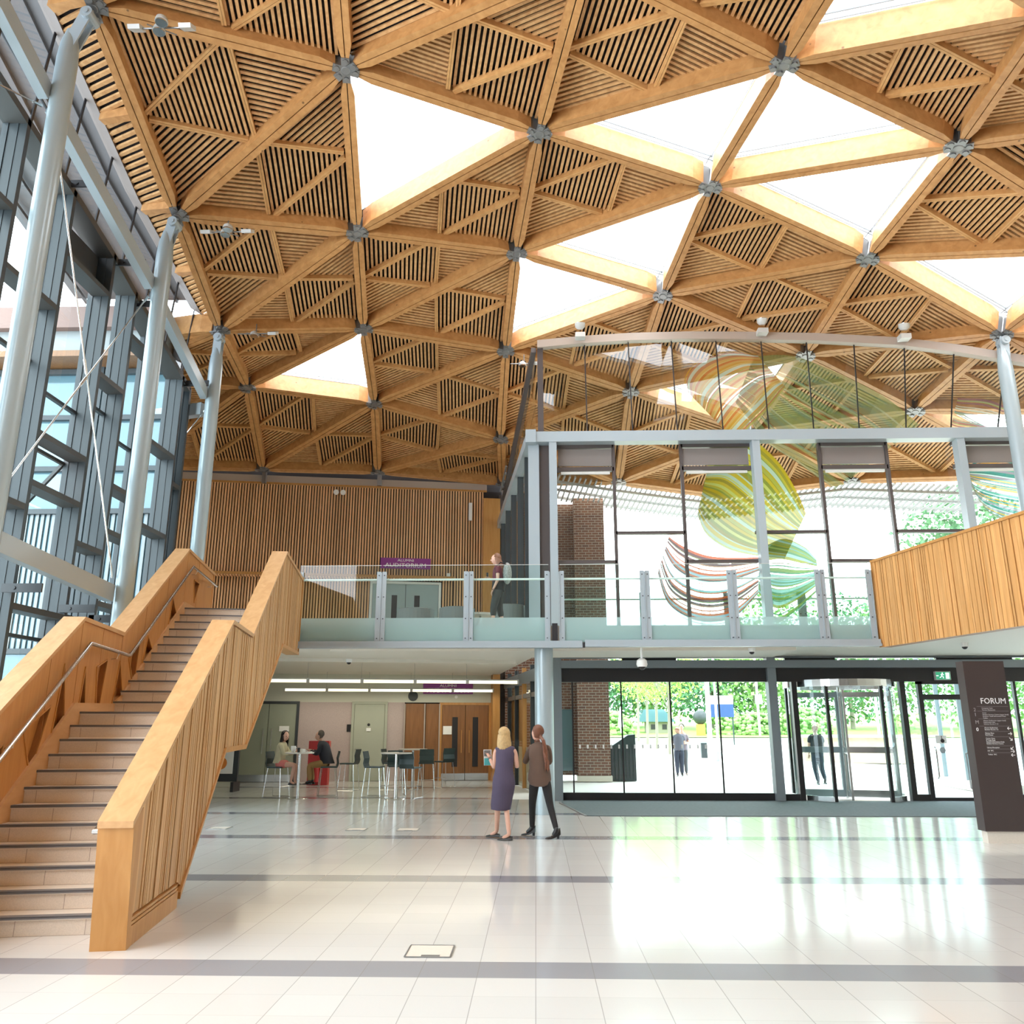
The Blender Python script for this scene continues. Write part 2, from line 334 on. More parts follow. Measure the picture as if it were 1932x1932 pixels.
# ------------------------------------------------------------------ roof gridshell (nodes: underside of the hubs)
NODES = {(0,-2):(-6.21,3.83,12.89),(1,-2):(-2.64,5.17,12.98),(2,-2):(.93,6.5,12.8),(3,-2):(4.29,7.95,11.34),(4,-2):(7.4,9.69,11.45),(5,-2):(10.84,11.28,11.08),(6,-2):(15.2,11.85,9.4),
(0,-1):(-6.61,7.33,12.93),(1,-1):(-2.86,8.73,13.81),(2,-1):(.84,9.98,12.88),(3,-1):(4.18,11.32,12.23),(4,-1):(7.62,12.71,11.67),(5,-1):(11.13,14.1,10.44),(6,-1):(14.81,15.36,9.3),
(0,0):(-7.2,10.71,13.09),(1,0):(-3.35,12.2,13.15),(2,0):(.15,13.51,12.8),(3,0):(3.7,14.85,12.5),(4,0):(7.34,16.15,11.57),(5,0):(10.81,17.54,10.4),(6,0):(14.41,18.86,8.98),
(0,1):(-7.25,14.42,11.71),(1,1):(-3.83,15.68,12.1),(2,1):(-.37,17.02,12.39),(3,1):(3.22,18.37,12.0),(4,1):(7.03,19.63,10.92),(5,1):(10.35,21.07,9.93),(6,1):(14.0,22.37,8.45),
(-1,2):(-11.6,18.75,10.9),(0,2):(-7.61,17.93,10.94),(1,2):(-4.38,19.15,11.59),(2,2):(-.75,20.52,11.59),(3,2):(2.78,21.87,10.92),(4,2):(6.47,23.2,10.14),(5,2):(9.83,24.53,8.99),
(-1,3):(-11.78,20.3,10.75),(0,3):(-8.13,21.38,10.97),(1,3):(-4.75,22.67,10.96),(2,3):(-1.03,24.03,10.29),(3,3):(2.72,25.36,9.24),(4,3):(6.2,26.2,9.0),
(-1,4):(-13.0,25.3,9.9),(0,4):(-9.14,26.04,10.01),(1,4):(-5.36,26.67,10.07),(2,4):(-1.11,27.38,9.83)}
NODES = {k: V(v) for k, v in NODES.items()}
SKY = {('A',1,0),('B',0,2),('B',2,-1),('A',3,-1),('B',3,-1),('B',2,0),('A',2,1),('B',4,-1),('A',5,-1),('A',3,-2),('B',3,1),('B',1,-2),('B',5,0)}
roof = thing('ceiling', (0, 12, 9), 'timber gridshell roof of triangular slatted panels and open triangular rooflights', kind='structure')
BD = .52; BW = .25
tris = []
for (i, j) in NODES:
    for ty, ks in (('A', [(i,j),(i+1,j),(i,j+1)]), ('B', [(i+1,j),(i+1,j+1),(i,j+1)])):
        if all(k in NODES for k in ks): tris.append((ty, i, j, ks))
for i, j in ((-1, -2),):
    pass
edges = {}; nrm = {k: V((0, 0, 0)) for k in NODES}
for ty, i, j, ks in tris:
    p = [NODES[k] for k in ks]; n = (p[1]-p[0]).cross(p[2]-p[0]).normalized()
    if n.z < 0: n = -n
    for a in range(3):
        e = tuple(sorted((ks[a], ks[(a+1) % 3]))); edges.setdefault(e, []).append(n); nrm[ks[a]] += n
for (a, b), ns in sorted(edges.items()):
    A, B = NODES[a], NODES[b]; n = sum(ns, V((0, 0, 0))).normalized(); d = (B-A).normalized(); sd = d.cross(n).normalized(); u = sd.cross(d).normalized()
    if u.z < 0: u = -u
    mb = MB(); L = (B-A).length
    for sg in (-1, 1):                              # two laminates with a groove, noses tapering into the hubs
        def q(x, o, h): return A+d*x+sd*(sg*o)+u*h
        xs = [(.20, .5), (.48, 1), (L-.48, 1), (L-.20, .5)]; vs = []
        for x, k in xs:
            vs += [q(x, .009, .0), q(x, BW/2*k, .0), q(x, BW/2*k, BD), q(x, .009, BD)]
        fs = [(0, 1, 2, 3), (12, 15, 14, 13)]
        for k in range(3):
            for c in range(4): fs.append((k*4+c, k*4+4+c, k*4+4+(c+1) % 4, k*4+(c+1) % 4))
        mb.add(vs, fs)
    mb.bar(A+d*.3+u*.28, B-d*.3+u*.28, .02, BD-.12, u, 1)
    obj('main_beam', mb, [M['beam'], M['void']], roof)
for k, p in NODES.items():
    n = nrm[k].normalized(); mb = MB()
    mb.lathe(p, [(.07, -.035), (.085, -.03), (.085, .05)], 14, ax=n)
    mb.lathe(p, [(.05, .05), (.05, BD)], 10, ax=n)
    for e in edges:
        if k in e:
            o = NODES[e[0] if e[1] == k else e[1]]; d = (o-p).normalized(); mb.bar(p+d*.05+n*.0, p+d*.24+n*.0, .15, .03, n); mb.bar(p+d*.05+n*.25, p+d*.26+n*.25, .03, .46, n)
            mb.lathe(p+d*.17-n*.02, [(.055, -.02), (.055, .03)], 8, ax=n)
    obj('steel_node', mb, M['galv'], roof)
def slats(mb, P, dirv, n, z0, pitch=.102, w=.053, h=.05, cut=.05):
    """parallel slats filling triangle P along dirv, undersides z0 above the hub plane"""
    c = (P[0]+P[1]+P[2])/3; d = (dirv-n*dirv.dot(n)).normalized(); e = n.cross(d).normalized()
    q = [((p-c).dot(d), (p-c).dot(e)) for p in P]; lo = min(a[1] for a in q); hi = max(a[1] for a in q)
    y = math.ceil((lo+.02)/pitch)*pitch
    while y < hi-.02:
        xs = []
        for k in range(3):
            (x0, y0), (x1, y1) = q[k], q[(k+1) % 3]
            if (y0-y)*(y1-y) < 0: xs.append(x0+(x1-x0)*(y-y0)/(y1-y0))
        if len(xs) == 2:
            a, b = min(xs)+cut, max(xs)-cut
            if b-a > .08: mb.bar(c+d*a+e*y+n*(z0+h/2), c+d*b+e*y+n*(z0+h/2), w, h, n)
        y += pitch
for ty, i, j, ks in tris:
    P = [NODES[k] for k in ks]; n = (P[1]-P[0]).cross(P[2]-P[0]).normalized()
    if n.z < 0: n = -n
    c = (P[0]+P[1]+P[2])/3; cc = c+n*BD
    if (ty, i, j) in SKY:
        mb = MB(); up = [p+n*(BD+.20) for p in P]; lo = [p+n*(BD-.01) for p in P]
        obj('rooflight_glass', MB().add(up, [(0, 1, 2)]), M['sky'], roof)
        for k in range(3):                           # pale lined kerb above the beams
            a, b = lo[k], lo[(k+1) % 3]; mb.add([a, b, b+n*.21, a+n*.21], [(0, 1, 2, 3)]); iw = (c-(a+b)/2); iw = (iw-n*iw.dot(n)).normalized()
            mb.bar(a+n*.02+iw*.13, b+n*.02+iw*.13, .012, .015, n, 1); mb.bar(a+n*.19+iw*.03, b+n*.19+iw*.03, .02, .02, n, 1)
        obj('rooflight_kerb', mb, [M['white'], M['greybeam']], roof)
        continue
    ins = [p+(c-p)*(.20/max(.5, (c-p).length)) for p in P]
    dj = NODES[ks[2]]-NODES[ks[0]] if ty == 'A' else P[1]-P[0]
    di = P[1]-P[0] if ty == 'A' else P[1]-P[2]
    dd = P[2]-P[1] if ty == 'A' else P[2]-P[0]
    m01, m12, m20 = (P[0]+P[1])/2, (P[1]+P[2])/2, (P[2]+P[0])/2
    if ty == 'A': subs = [((P[0], m01, m20), dj), ((m01, P[1], m12), di), ((m20, m12, P[2]), dd), ((m01, m12, m20), dj)]
    else: subs = [((P[0], m01, m20), dd), ((m01, P[1], m12), dj), ((m20, m12, P[2]), di), ((m01, m12, m20), dj)]
    mb = MB()
    for tr, dv in subs: slats(mb, tr, dv, n, .27)
    pan = obj('slat_panel', mb, M['slat'], roof)
    obj('backing', MB().add([p+n*.37 for p in P]+[p+n*.55 for p in P], [(0, 1, 2), (5, 4, 3), (0, 3, 4, 1), (1, 4, 5, 2), (2, 5, 3, 0)]), M['void'], pan)
    for a, b in ((m01, m12), (m12, m20), (m20, m01)):
        d = (b-a).normalized(); a2, b2 = a+d*.15, b-d*.15; rb = MB(); sd = d.cross(n).normalized()*.023
        for sg in (-1, 1): rb.bar(a2+sd*sg+n*.235, b2+sd*sg+n*.235, .040, .13, n)
        obj('rib', rb, M['rib'], pan)
for k in ((0, 4), (1, 4), (2, 4)):
    p = NODES[k]; obj('prop', MB().bar(p+V((.05, .1, -.42)), p+V((.05, .1, .05)), .10, .14, V((1, 0, 0))), M['galv'], roof)
# weatherproof deck over everything that is not a rooflight is the panel backing; eaves strip on the west side
LZ = [(3.83, 12.95), (7.33, 13.0), (10.71, 13.09), (14.42, 11.71), (17.93, 10.94), (21.38, 10.97)]
LX = [(3.83, -6.3), (7.33, -6.75), (10.71, -7.2), (14.42, -7.25), (17.93, -7.61), (21.38, -8.13)]
def itp(tab, y):
    if y <= tab[0][0]: return tab[0][1]
    for (a, b), (c, d) in zip(tab, tab[1:]):
        if y <= c: return b+(d-b)*(y-a)/(c-a)
    return tab[-1][1]
ev = MB(); bk = MB(); tr = MB(); st = MB()
EX = -8.1
y = 3.9
while y < 17.75:
    x0 = itp(LX, y)-.14; z = itp(LZ, y); y2 = y+.35
    ev.bar((x0, y, z+.36), (EX, y2, z+.50-(itp(LZ, y)-itp(LZ, y2))*.9), .07, .05, UP); y += .135
ys = [3.83, 7.33, 10.71, 14.42, 17.93]
for a, b in zip(ys, ys[1:]):
    za, zb = itp(LZ, a), itp(LZ, b)
    bk.hexa([(itp(LX,a),a,za+.44),(itp(LX,b),b,zb+.44),(EX,b,zb+.58),(EX,a,za+.58),(itp(LX,a),a,za+.6),(itp(LX,b),b,zb+.6),(EX,b,zb+.74),(EX,a,za+.74)])
    tr.hexa([(EX-.3,a,za+.66),(EX,a,za+.46),(EX,b,zb+.46),(EX-.3,b,zb+.66),(EX-.3,a,za+.85),(EX,a,za+.75),(EX,b,zb+.75),(EX-.3,b,zb+.85)])
    m = (a+b)/2
    for yy in (a, m): st.bar((itp(LX, yy)-.1, yy+.05, itp(LZ, yy)+.30), (EX+.02, yy+.25, itp(LZ, yy+.2)+.44), .16, .2)
oh = MB()
for a, b in zip(ys, ys[1:]):
    za, zb = itp(LZ, a)+.86, itp(LZ, b)+.86; oh.hexa([(EX-3.2,a,za+.1),(EX-.2,a,za),(EX-.2,b,zb),(EX-3.2,b,zb+.1),(EX-3.2,a,za+.3),(EX-.2,a,za+.2),(EX-.2,b,zb+.2),(EX-3.2,b,zb+.3)])
    for k in range(1, 7): oh.bar((EX-.2-k*.45, a, za-.02), (EX-.2-k*.45, b, zb-.02), .06, .08)
obj('eaves_overhang', oh, M['overhang'], roof)
o = obj('eaves_slats', ev, M['slat'], roof); obj('backing', bk, M['void'], o); obj('eaves_stub', st, M['beam'], roof)
tag(obj('trim_1', tr, M['trimd']), 'taupe metal eaves trim above the clerestory of the left glass wall', kind='structure')
# louvred canopy edge outside
lv = MB(); ce = [V((-.9, 25.2, 9.7)), V((2.72, 25.56, 9.2)), V((6.2, 26.4, 8.95)), V((9.9, 24.75, 8.95)), V((13.6, 23.2, 8.3))]
for a, b in zip(ce, ce[1:]):
    n_ = int((b-a).length/.17)
    for k in range(n_):
        p = a+(b-a)*k/n_; lv.bar(p+V((0, 0, .1)), p+V((-.25, 1.7, -.25)), .05, .06)
    for f in (.35, 1.0, 1.65): lv.bar(a+V((-.15*f, f, -.1*f)), b+V((-.15*f, f, -.1*f)), .08, .08)
tag(obj('canopy_louvre', lv, M['louv'], base=(5, 25, 9)), 'white louvred edge of the timber roof canopy outside, beyond the upper glazing', 'louvre')
# ------------------------------------------------------------------ round columns with forked heads
def column(loc, ztop, hub, label, d=.32, fork=True):
    c = thing('round_column', loc, label, 'column', 'round painted steel roof columns')
    x, y, z = loc; mb = MB(); r = d/2
    mb.lathe(loc, [(r, 0), (r, ztop-.75-z), (r*.86, ztop-.45-z), (r*.5, ztop-.18-z)], 28)
    obj('shaft', mb, M['steelcol'], c, smooth=True)
    h = V(hub); top = V((x, y, ztop-.55)); f = MB(); d_ = (h-top).normalized(); sd = V((0, 1, 0))
    for sg in (-1, 1): f.bar(top+sd*sg*.07, h+sd*sg*.07-V((0, 0, .02)), .03, .2, V((1, 0, 0)))
    f.lathe(h-V((0, .14, .12)), [(.10, 0), (.10, .28)], 16, ax=(0, 1, 0)); f.lathe(h-V((0, .16, .12)), [(.045, 0), (.045, .32)], 12, ax=(0, 1, 0))
    obj('fork_bracket', f, M['steel'], c)
    return c
cA, cB, cC = (-7.51, 10.76), (-7.40, 14.42), (-7.64, 17.95)
column((*cA, 0), 12.85, (-7.22, 10.72, 13.02), 'tall grey round column nearest the camera on the left, rising beside the glass wall')
column((*cB, 0), 11.55, (-7.27, 14.42, 11.66), 'middle grey round column of the left row, rising behind the stair balustrade')
column((*cC, 0), 10.75, (-7.61, 17.93, 10.88), 'farthest grey round column of the left row, in front of the timber slatted wall')
column((10.77, 17.55, 3.66), 10.25, (10.81, 17.54, 10.35), 'grey round column at the right edge, in front of the striped glass sculpture')
cm = MB(); cm.lathe((.17, 17.05, 0), [(.19, 0), (.19, 3.25)], 28)
tag(obj('round_column', cm, M['steelcol'], smooth=True), 'short fat round grey column under the balcony edge beside the two walking women', 'column')
# tie beams between the columns and the rods of the cross bracing
def rhs(name, a, b, w, h, label, cat='beam', grp='square grey tie beams between the left columns'):
    mb = MB().bar(a, b, w, h); o = obj(name, mb, M['steel'], base=((a[0]+b[0])/2, (a[1]+b[1])/2, min(a[2], b[2]))); return tag(o, label, cat, grp)
rhs('tie_beam', (-7.62, 6.9, 12.5), (-7.7, 10.66, 11.38), .16, .30, 'upper square tie beam running off the top left corner of the picture')
rhs('tie_beam', (-7.7, 10.86, 11.30), (-7.56, 14.30, 10.12), .16, .28, 'upper square tie beam between the nearest and the middle left columns')
rhs('tie_beam', (-7.56, 14.5, 10.05), (-7.80, 17.85, 9.28), .16, .26, 'upper square tie beam between the middle and the farthest left columns')
rhs('tie_beam', (-7.66, 10.9, 4.22), (-7.58, 14.28, 3.96), .16, .30, 'lower square tie beam sloping down behind the stair to the middle left column')
rhs('tie_beam', (-7.64, 6.9, 4.35), (-7.66, 10.66, 4.22), .16, .30, 'lower square tie beam running off the left edge of the picture')
tag(obj('tie_beam', MB().bar((-7.9, 18.1, 9.0), (-9.6, 18.6, 9.0), .2, .3), M['steel']), 'short grey tie beam stub behind the farthest left column', 'beam')
def rod(a, b, label):
    a, b = V(a), V(b); mb = MB().tube([a, b], .014, 8); m = (a+b)/2; d = (b-a).normalized()
    for p, q in ((a, 1), (b, -1)): mb.tube([p, p+d*q*.22], [.028, .018], 8)
    mb.tube([m-d*.12, m+d*.12], .024, 8)
    tag(obj('bracing_rod', mb, M['chrome']), label, 'rod', 'thin steel bracing rods crossing the glass wall')
rod((-7.58, 14.3, 9.85), (-7.62, 10.9, 4.75), 'bracing rod rising from the nearest column to the top of the middle left column')
rod((-7.62, 10.9, 10.9), (-7.58, 14.3, 4.25), 'bracing rod falling from the nearest column to the foot of the middle left column')
rod((-7.7, 10.6, 11.1), (-7.6, 7.0, 9.3), 'bracing rod leaving the top of the nearest column towards the left edge')
rod((-7.7, 10.6, 4.0), (-7.6, 7.0, 8.6), 'bracing rod crossing the lower left corner of the glass wall')
rod((-7.58, 14.5, 3.75), (-7.75, 17.8, .6), 'bracing rod leaving the middle left column just above the stair balustrade')
rod((-7.78, 18.0, 9.0), (-9.4, 19.0, 7.6), 'short bracing rod behind the farthest left column')
# ------------------------------------------------------------------ west curtain wall
ZT = [(7.0, 12.1), (9.0, 11.7), (11.14, 11.26), (12.67, 10.96), (14.2, 10.62), (17.64, 9.59), (18.2, 9.45)]
my = [7.3, 8.6, 9.9, 11.1, 12.55, 14.07, 15.03, 16.2, 17.55, 17.98]
ww = thing('window_1', (-8.4, 12.5, 0), 'left glass curtain wall of deep anthracite mullions and staggered shelf transoms', kind='structure')
for y in my:
    z = itp(ZT, y); mb = MB().box(-8.52, -8.2, y-.045, y+.045, 0, z); mb.box(-8.60, -8.5, y-.07, y+.07, 0, z); mb.box(-8.50, -8.34, y-.055, y+.055, 0, z)
    obj('mullion', mb, M['anthra'], ww)
shelf = {0: (5.4, 9.2), 1: (3.6, 8.0, 10.9), 2: (6.3, 9.6), 3: (2.3, 5.09, 8.64), 4: (3.5, 5.53, 6.39, 9.76), 5: (2.9, 4.85, 8.13), 6: (3.9, 5.3, 6.2, 9.4), 7: (3.3, 5.74, 7.59), 8: (5.2, 7.0)}
for k, zs in shelf.items():
    for z in zs: obj('transom', MB().box(-8.52, -8.2, my[k]+.046, my[k+1]-.046, z-.05, z+.05), M['anthra2'], ww)
    for z in (2.6+.5*(k % 3), 7.3+.35*(k % 2)): obj('glazing_bar', MB().box(-8.58, -8.5, my[k]+.07, my[k+1]-.07, z-.03, z+.03), M['anthra'], ww)
    z1, z2 = itp(ZT, my[k]), itp(ZT, my[k+1])
    obj('head_rail', MB().hexa([(-8.6,my[k],z1-.12),(-8.2,my[k],z1-.12),(-8.2,my[k+1],z2-.12),(-8.6,my[k+1],z2-.12),(-8.6,my[k],z1+.02),(-8.2,my[k],z1+.02),(-8.2,my[k+1],z2+.02),(-8.6,my[k+1],z2+.02)]), M['anthra2'], ww)
    if k != 4: obj('pane', MB().add([(-8.55,my[k],0),(-8.55,my[k+1],0),(-8.55,my[k+1],z2-.1),(-8.55,my[k],z1-.1)], [(0,1,2,3)]), M['glassl'], ww)
    else:
        for a, b in ((0, 5.5), (6.4, 9.7)): obj('pane', MB().add([(-8.55,my[k],a),(-8.55,my[k+1],a),(-8.55,my[k+1],b),(-8.55,my[k],b)], [(0,1,2,3)]), M['glassl'], ww)
        obj('dark_panel', MB().box(-8.56, -8.5, my[k], my[k+1], 9.8, z2-.1), M['anthra2'], ww)
        v = MB(); q = [(-8.6, 14.0, 6.3), (-8.6, 12.65, 6.3), (-9.15, 12.65, 5.6), (-9.15, 14.0, 5.6)]
        for i in range(4): v.bar(q[i], q[(i+1) % 4], .06, .06)
        v.bar((-8.55, 13.95, 5.6), (-8.95, 13.95, 5.85), .03, .03); v.bar((-8.55, 12.7, 5.6), (-8.95, 12.7, 5.85), .03, .03)
        o = obj('opening_vent', v, M['anthra2'], ww); obj('pane', MB().add(q, [(0, 1, 2, 3)]), M['glassl'], o)
for y, z, zb in ((12.4, 11.02, 0), (14.2, 10.55, 0), (15.2, 10.2, 0), (17.7, 9.5, 0), (12.4, 3.75, 1), (14.0, 3.65, 1), (15.0, 3.6, 1)):
    mb = MB().bar((-8.3, y, z), (-7.66, y, z), .03, .14); mb.lathe((-8.1, y-.03, z), [(.03, 0), (.03, .06)], 8, ax=(0, 1, 0)); obj('stay_bracket', mb, M['black'], ww)
cl = thing('window_2', (-8.4, 12.5, 9.5), 'clerestory strip of tilted glass between the left curtain wall and the eaves', kind='structure')
yy = [3.9, 5.2, 6.5, 7.8, 9.1, 10.4, 11.5, 12.6, 13.7, 14.8, 15.9, 17.0, 17.98]
for a, b in zip(yy, yy[1:]):
    ta, tb = itp(LZ, a)+.72, itp(LZ, b)+.72; la, lb = itp(ZT, a)+.02, itp(ZT, b)+.02
    obj('pane', MB().add([(-8.52,a,la),(-8.52,b,lb),(-8.32,b,tb),(-8.32,a,ta)], [(0,1,2,3)]), M['glassc'], cl)
    obj('joint', MB().bar((-8.51, b, lb), (-8.31, b, tb), .02, .05, V((0, 1, 0))), M['black'], cl)
    obj('glazing_bar', MB().bar((-8.43, a, (la*.6+ta*.4)), (-8.43, b, (lb*.6+tb*.4)), .03, .03), M['anthra'], cl)
# west wing beyond the curtain wall: its glazed and clad outside face
wf = thing('wall_wing', (-14.5, 18.4, 0), 'outside face of the west wing with blue glazing and ribbed cladding, seen through the left glass wall', kind='structure')
fr = MB(); gl = MB(); cd = MB(); cdx = -22
for x in (-8.75, -10.6, -12.5, -14.4, -16.3, -18.2, -20.1, -22): fr.box(x-.09, x+.09, 18.22, 18.5, 0, 11.2)
for z in (2.0, 3.3, 6.55, 7.6, 8.9, 10.1): fr.box(-22, -8.7, 18.26, 18.46, z-.06, z+.06)
gl.box(-22, -8.7, 18.38, 18.42, 0, 10.2)
x = -22
while x < -8.8: cd.box(x, x+.07, 18.34, 18.40, 3.35, 6.5); x += .13
obj('frame', fr, M['anthra'], wf); obj('glazing', gl, M['sidegl'], wf); obj('ribbed_cladding', cd, M['cladding'], wf)
obj('soffit_louvre', MB().box(-22, -8.9, 17.6, 18.5, 10.2, 10.35), M['oakdark'], wf); obj('roof_fascia', MB().box(-22, -8.9, 17.5, 18.5, 10.9, 11.45), M['roofbrn'], wf)
obj('parapet', MB().box(-22, -8.9, 17.7, 18.5, 10.35, 10.9), M['cladding'], wf)
tag(obj('wall_west', MB().box(-13.6, -13.4, 18.5, 27, 0, 11), M['cream']), 'cream end wall of the west recess', kind='structure')
# spotlight clusters hung from the roof beams
def spots(loc, n, label, k=1.):
    t = thing('spotlight_cluster', loc, label, 'spotlight', 'spotlight clusters hung under the timber roof'); x, y, z = loc
    fr = MB().tube([(x-.45*k, y, z+.02), (x+.45*k, y, z+.02)], .014, 6); fr.tube([(x, y, z), (x, y, z+.28)], .014, 6); fr.tube([(x-.2*k, y-.1, z), (x+.2*k, y+.12, z)], .01, 6)
    obj('frame', fr, M['galv'], t)
    for i in range(n):
        dx, dy = ((-.05, .02), (.07, -.16))[i]; h = MB(); h.lathe((x+dx*k, y+dy*k, z-.02), [(.03, .12), (.09, .07), (.105, 0)], 16); lh = obj('lamp_head', h, M['lampw'], t, smooth=True)
        obj('reflector', MB().lathe((x+dx*k, y+dy*k, z-.045), [(.095, 0), (.095, .018)], 16), M['lens'], lh)
    for sg in ((-1, 1) if n > 1 else (1,)):
        b = MB().bar((x+sg*.42*k, y-.10, z-.03), (x+sg*.42*k, y+.10, z+.09), .2*k, .07); obj('box_lamp', b, M['lampw'], t)
spots((-6.05, 10.8, 12.72), 2, 'spotlight cluster nearest the camera, hung under the timber roof at the top left')
spots((-6.25, 14.6, 11.45), 2, 'second spotlight cluster along the left, above the middle of the stair')
spots((-6.75, 18.0, 10.9), 1, 'smallest and farthest spotlight cluster on the left, beside the far column')
spots((-.25, 20.1, 11.0), 1, 'spotlight beside the top left corner of the big glazed screen', .8)
# ------------------------------------------------------------------ back wall, rotated grid
SB = 27.4
def board(name, t0, t1, z0, z1, mat, s=SB, th=.04, parent=None, s1=None):
    return obj(name, MB().stbox(s-th, s1 or s, t0, t1, z0, z1), mat, parent)
wb = thing('wall_back', W(SB, -2, 0), 'back wall: vertical timber slats above the mezzanine, cream and panelled below', kind='structure')
obj('core', MB().stbox(SB+.06, SB+.3, -9, 3.4, 0, 9.63), M['void'], wb)
sl = MB(); t = -8.4
while t < 2.74:
    und = -6.3 < t < 1.75
    sl.stbox(SB, SB+.05, t, t+.056, 6.5 if und else 3.66, 9.62); t += .092
obj('slat_cladding', sl, M['cedar'], wb)
sl = MB(); t = -6.3
while t < 1.75:
    if not (-.95 < t < 1.36): sl.stbox(SB+.0, SB+.05, t, t+.056, 3.66, 6.42)
    sl.stbox(SB-.28, SB, t, t+.056, 6.40, 6.44); t += .092
obj('slat_cladding', sl, M['cedar'], wb)
obj('return_wall', MB().stbox(SB-.04, SB+.3, 3.33, 4.6, 0, 9.5), M['brownf'], wb)
obj('ledge', MB().stbox(SB-.3, SB+.01, -6.32, 1.78, 6.44, 6.53), M['oak'], wb)
obj('pilaster', MB().stbox(SB-.3, SB+.1, 2.76, 3.34, 3.66, 9.3), M['oak'], wb)
obj('top_band', MB().stbox(SB-.02, SB+.1, -8.5, 2.9, 9.64, 9.9), M['trimb'], wb)
obj('top_bead', MB().stbox(SB-.03, SB+.05, -8.5, 2.9, 9.60, 9.66), M['oak'], wb)
obj('roof_gap', MB().stbox(SB+.25, SB+.4, -9, 4.6, 9.5, 10.7), M['black'], wb)
obj('lower_wall', MB().stbox(SB+.0, SB+.05, -9, 3.3, 2.42, 3.5), M['cream'], wb)
obj('lower_wall', MB().stbox(SB+.02, SB+.05, -9, -4.85, 0, 2.42), M['cream'], wb)
obj('pink_panel', MB().stbox(SB, SB+.05, -3.05, -1.36, 0, 2.42), M['pink'], wb); obj('pink_panel', MB().stbox(SB, SB+.05, -.27, .29, 0, 2.42), M['pink'], wb)
obj('lower_pilaster', MB().stbox(SB-.6, SB+.05, 3.09, 3.32, 0, 3.4), M['oak'], wb)
# upstairs double door
def stdoor(name, label, t0, t1, z0, z1, mat, s, vis, frame, hand, kick=None):
    d = thing(name, W(s, (t0+t1)/2, z0), label, kind='structure')
    fr = MB().stbox(s-.05, s+.02, t0-.08, t0, z0, z1+.08); fr.stbox(s-.05, s+.02, t1, t1+.08, z0, z1+.08); fr.stbox(s-.05, s+.02, t0, t1, z1, z1+.08); obj('door_frame', fr, frame, d)
    n = 2 if t1-t0 > 1.3 else 1; w = (t1-t0)/n
    for k in range(n):
        a, b = t0+w*k+.008, t0+w*(k+1)-.008
        lf = obj('door_leaf', MB().stbox(s-.03, s+.02, a, b, z0+.01, z1-.005), mat, d)
        if vis: m = a+w*vis[k]; obj('vision_panel', MB().stbox(s-.036, s-.028, m-.09, m+.09, z0+.42, z1-.38), M['black'], lf)
        if hand:
            hx = (b-.12 if k == 0 else a+.12) if n == 2 else a+.1
            obj('door_handle', MB().tube([W(s-.09, hx, z0+.85), W(s-.09, hx, z0+hand)], .014, 8), M['chrome'] if name != 'door_4' else M['oak'], lf)
        if kick: obj('kick_plate', MB().stbox(s-.034, s-.028, a, b, z0+.01, z0+.22), M['chrome'], lf)
    return d
stdoor('door_1', 'pale blue grey double door on the mezzanine under the upper purple sign', -.9, 1.3, 3.66, 6.28, M['blue'], SB, (.66, .34), M['white'], 1.3)
stdoor('door_2', 'sage grey double door at the far left of the seating area below the mezzanine', -4.8, -3.1, 0, 2.36, M['grdoor'], SB, None, M['anthra'], 1.6, True)
stdoor('door_3', 'single pale sage toilet door between the pink speckled panels', -1.3, -.33, 0, 2.36, M['sage'], SB, None, M['sage'], None)
stdoor('door_4', 'brown timber double door with narrow vision panels under the lower purple sign', 1.5, 3.02, 0, 2.34, M['oakdark'], SB, (.55, .42), M['oak'], 1.55, True)
for a, b in ((.33, .92), (.98, 1.40)): tag(obj('trim_2', MB().stbox(SB-.02, SB+.02, a, b, 0, 2.38), M['oakdark']), 'dark brown timber wall lining left of the brown double doors', kind='structure')
for a in (.30, .94, 1.42): tag(obj('trim_3', MB().stbox(SB-.06, SB-.02, a-.02, a+.02, 0, 2.38), M['trimb']), 'pale vertical bead between the brown timber panels', kind='structure')
# door signs and small wall fittings
def onback(name, t, z, w, h, mat, label, cat, s=SB, th=.02, grp=None):
    return tag(obj(name, MB().stbox(s-th, s, t-w/2, t+w/2, z-h/2, z+h/2), mat), label, cat, grp)
onback('toilet_sign', -1.45, 1.62, .13, .22, M['black'], 'small black toilet sign on the pink panel left of the toilet door', 'sign', SB)
onback('door_notice', -3.45, 1.6, .3, .16, M['white'], 'white paper notice on the sage grey double door', 'notice', SB-.03)
onback('door_notice', 1.68, 1.55, .28, .26, M['white'], 'white notice on the left leaf of the brown double door', 'notice', SB-.03)
o = thing('toilet_door_sign', W(SB-.03, -.83, 1.55), 'small round disc and white plate sign on the toilet door', 'sign')
obj('disc', MB().lathe(W(SB-.035, -.83, 1.72), [(.045, 0), (.045, .02)], 14, ax=SV), M['black'], o); obj('plate', MB().stbox(SB-.05, SB-.035, -.9, -.76, 1.52, 1.62), M['white'], o)
tag(obj('door_lever', MB().tube([W(SB-.04, -1.22, .98), W(SB-.09, -1.22, .98), W(SB-.09, -1.1, .98)], .012, 8), M['chrome']), 'lever handle of the single sage toilet door', 'handle')
onback('socket_plate', 1.62, 6.62, .12, .14, M['white'], 'small pale exit plate on the slatted wall right of the blue doors', 'plate')
onback('socket_plate', 1.9, 5.25, .12, .16, M['white'], 'white switch plate low on the slatted wall beside the upstairs doors', 'switch')
onback('column_speaker', 2.33, 8.86, .12, .62, M['white'], 'slim white column loudspeaker high on the timber slatted wall', 'speaker', SB, .1)
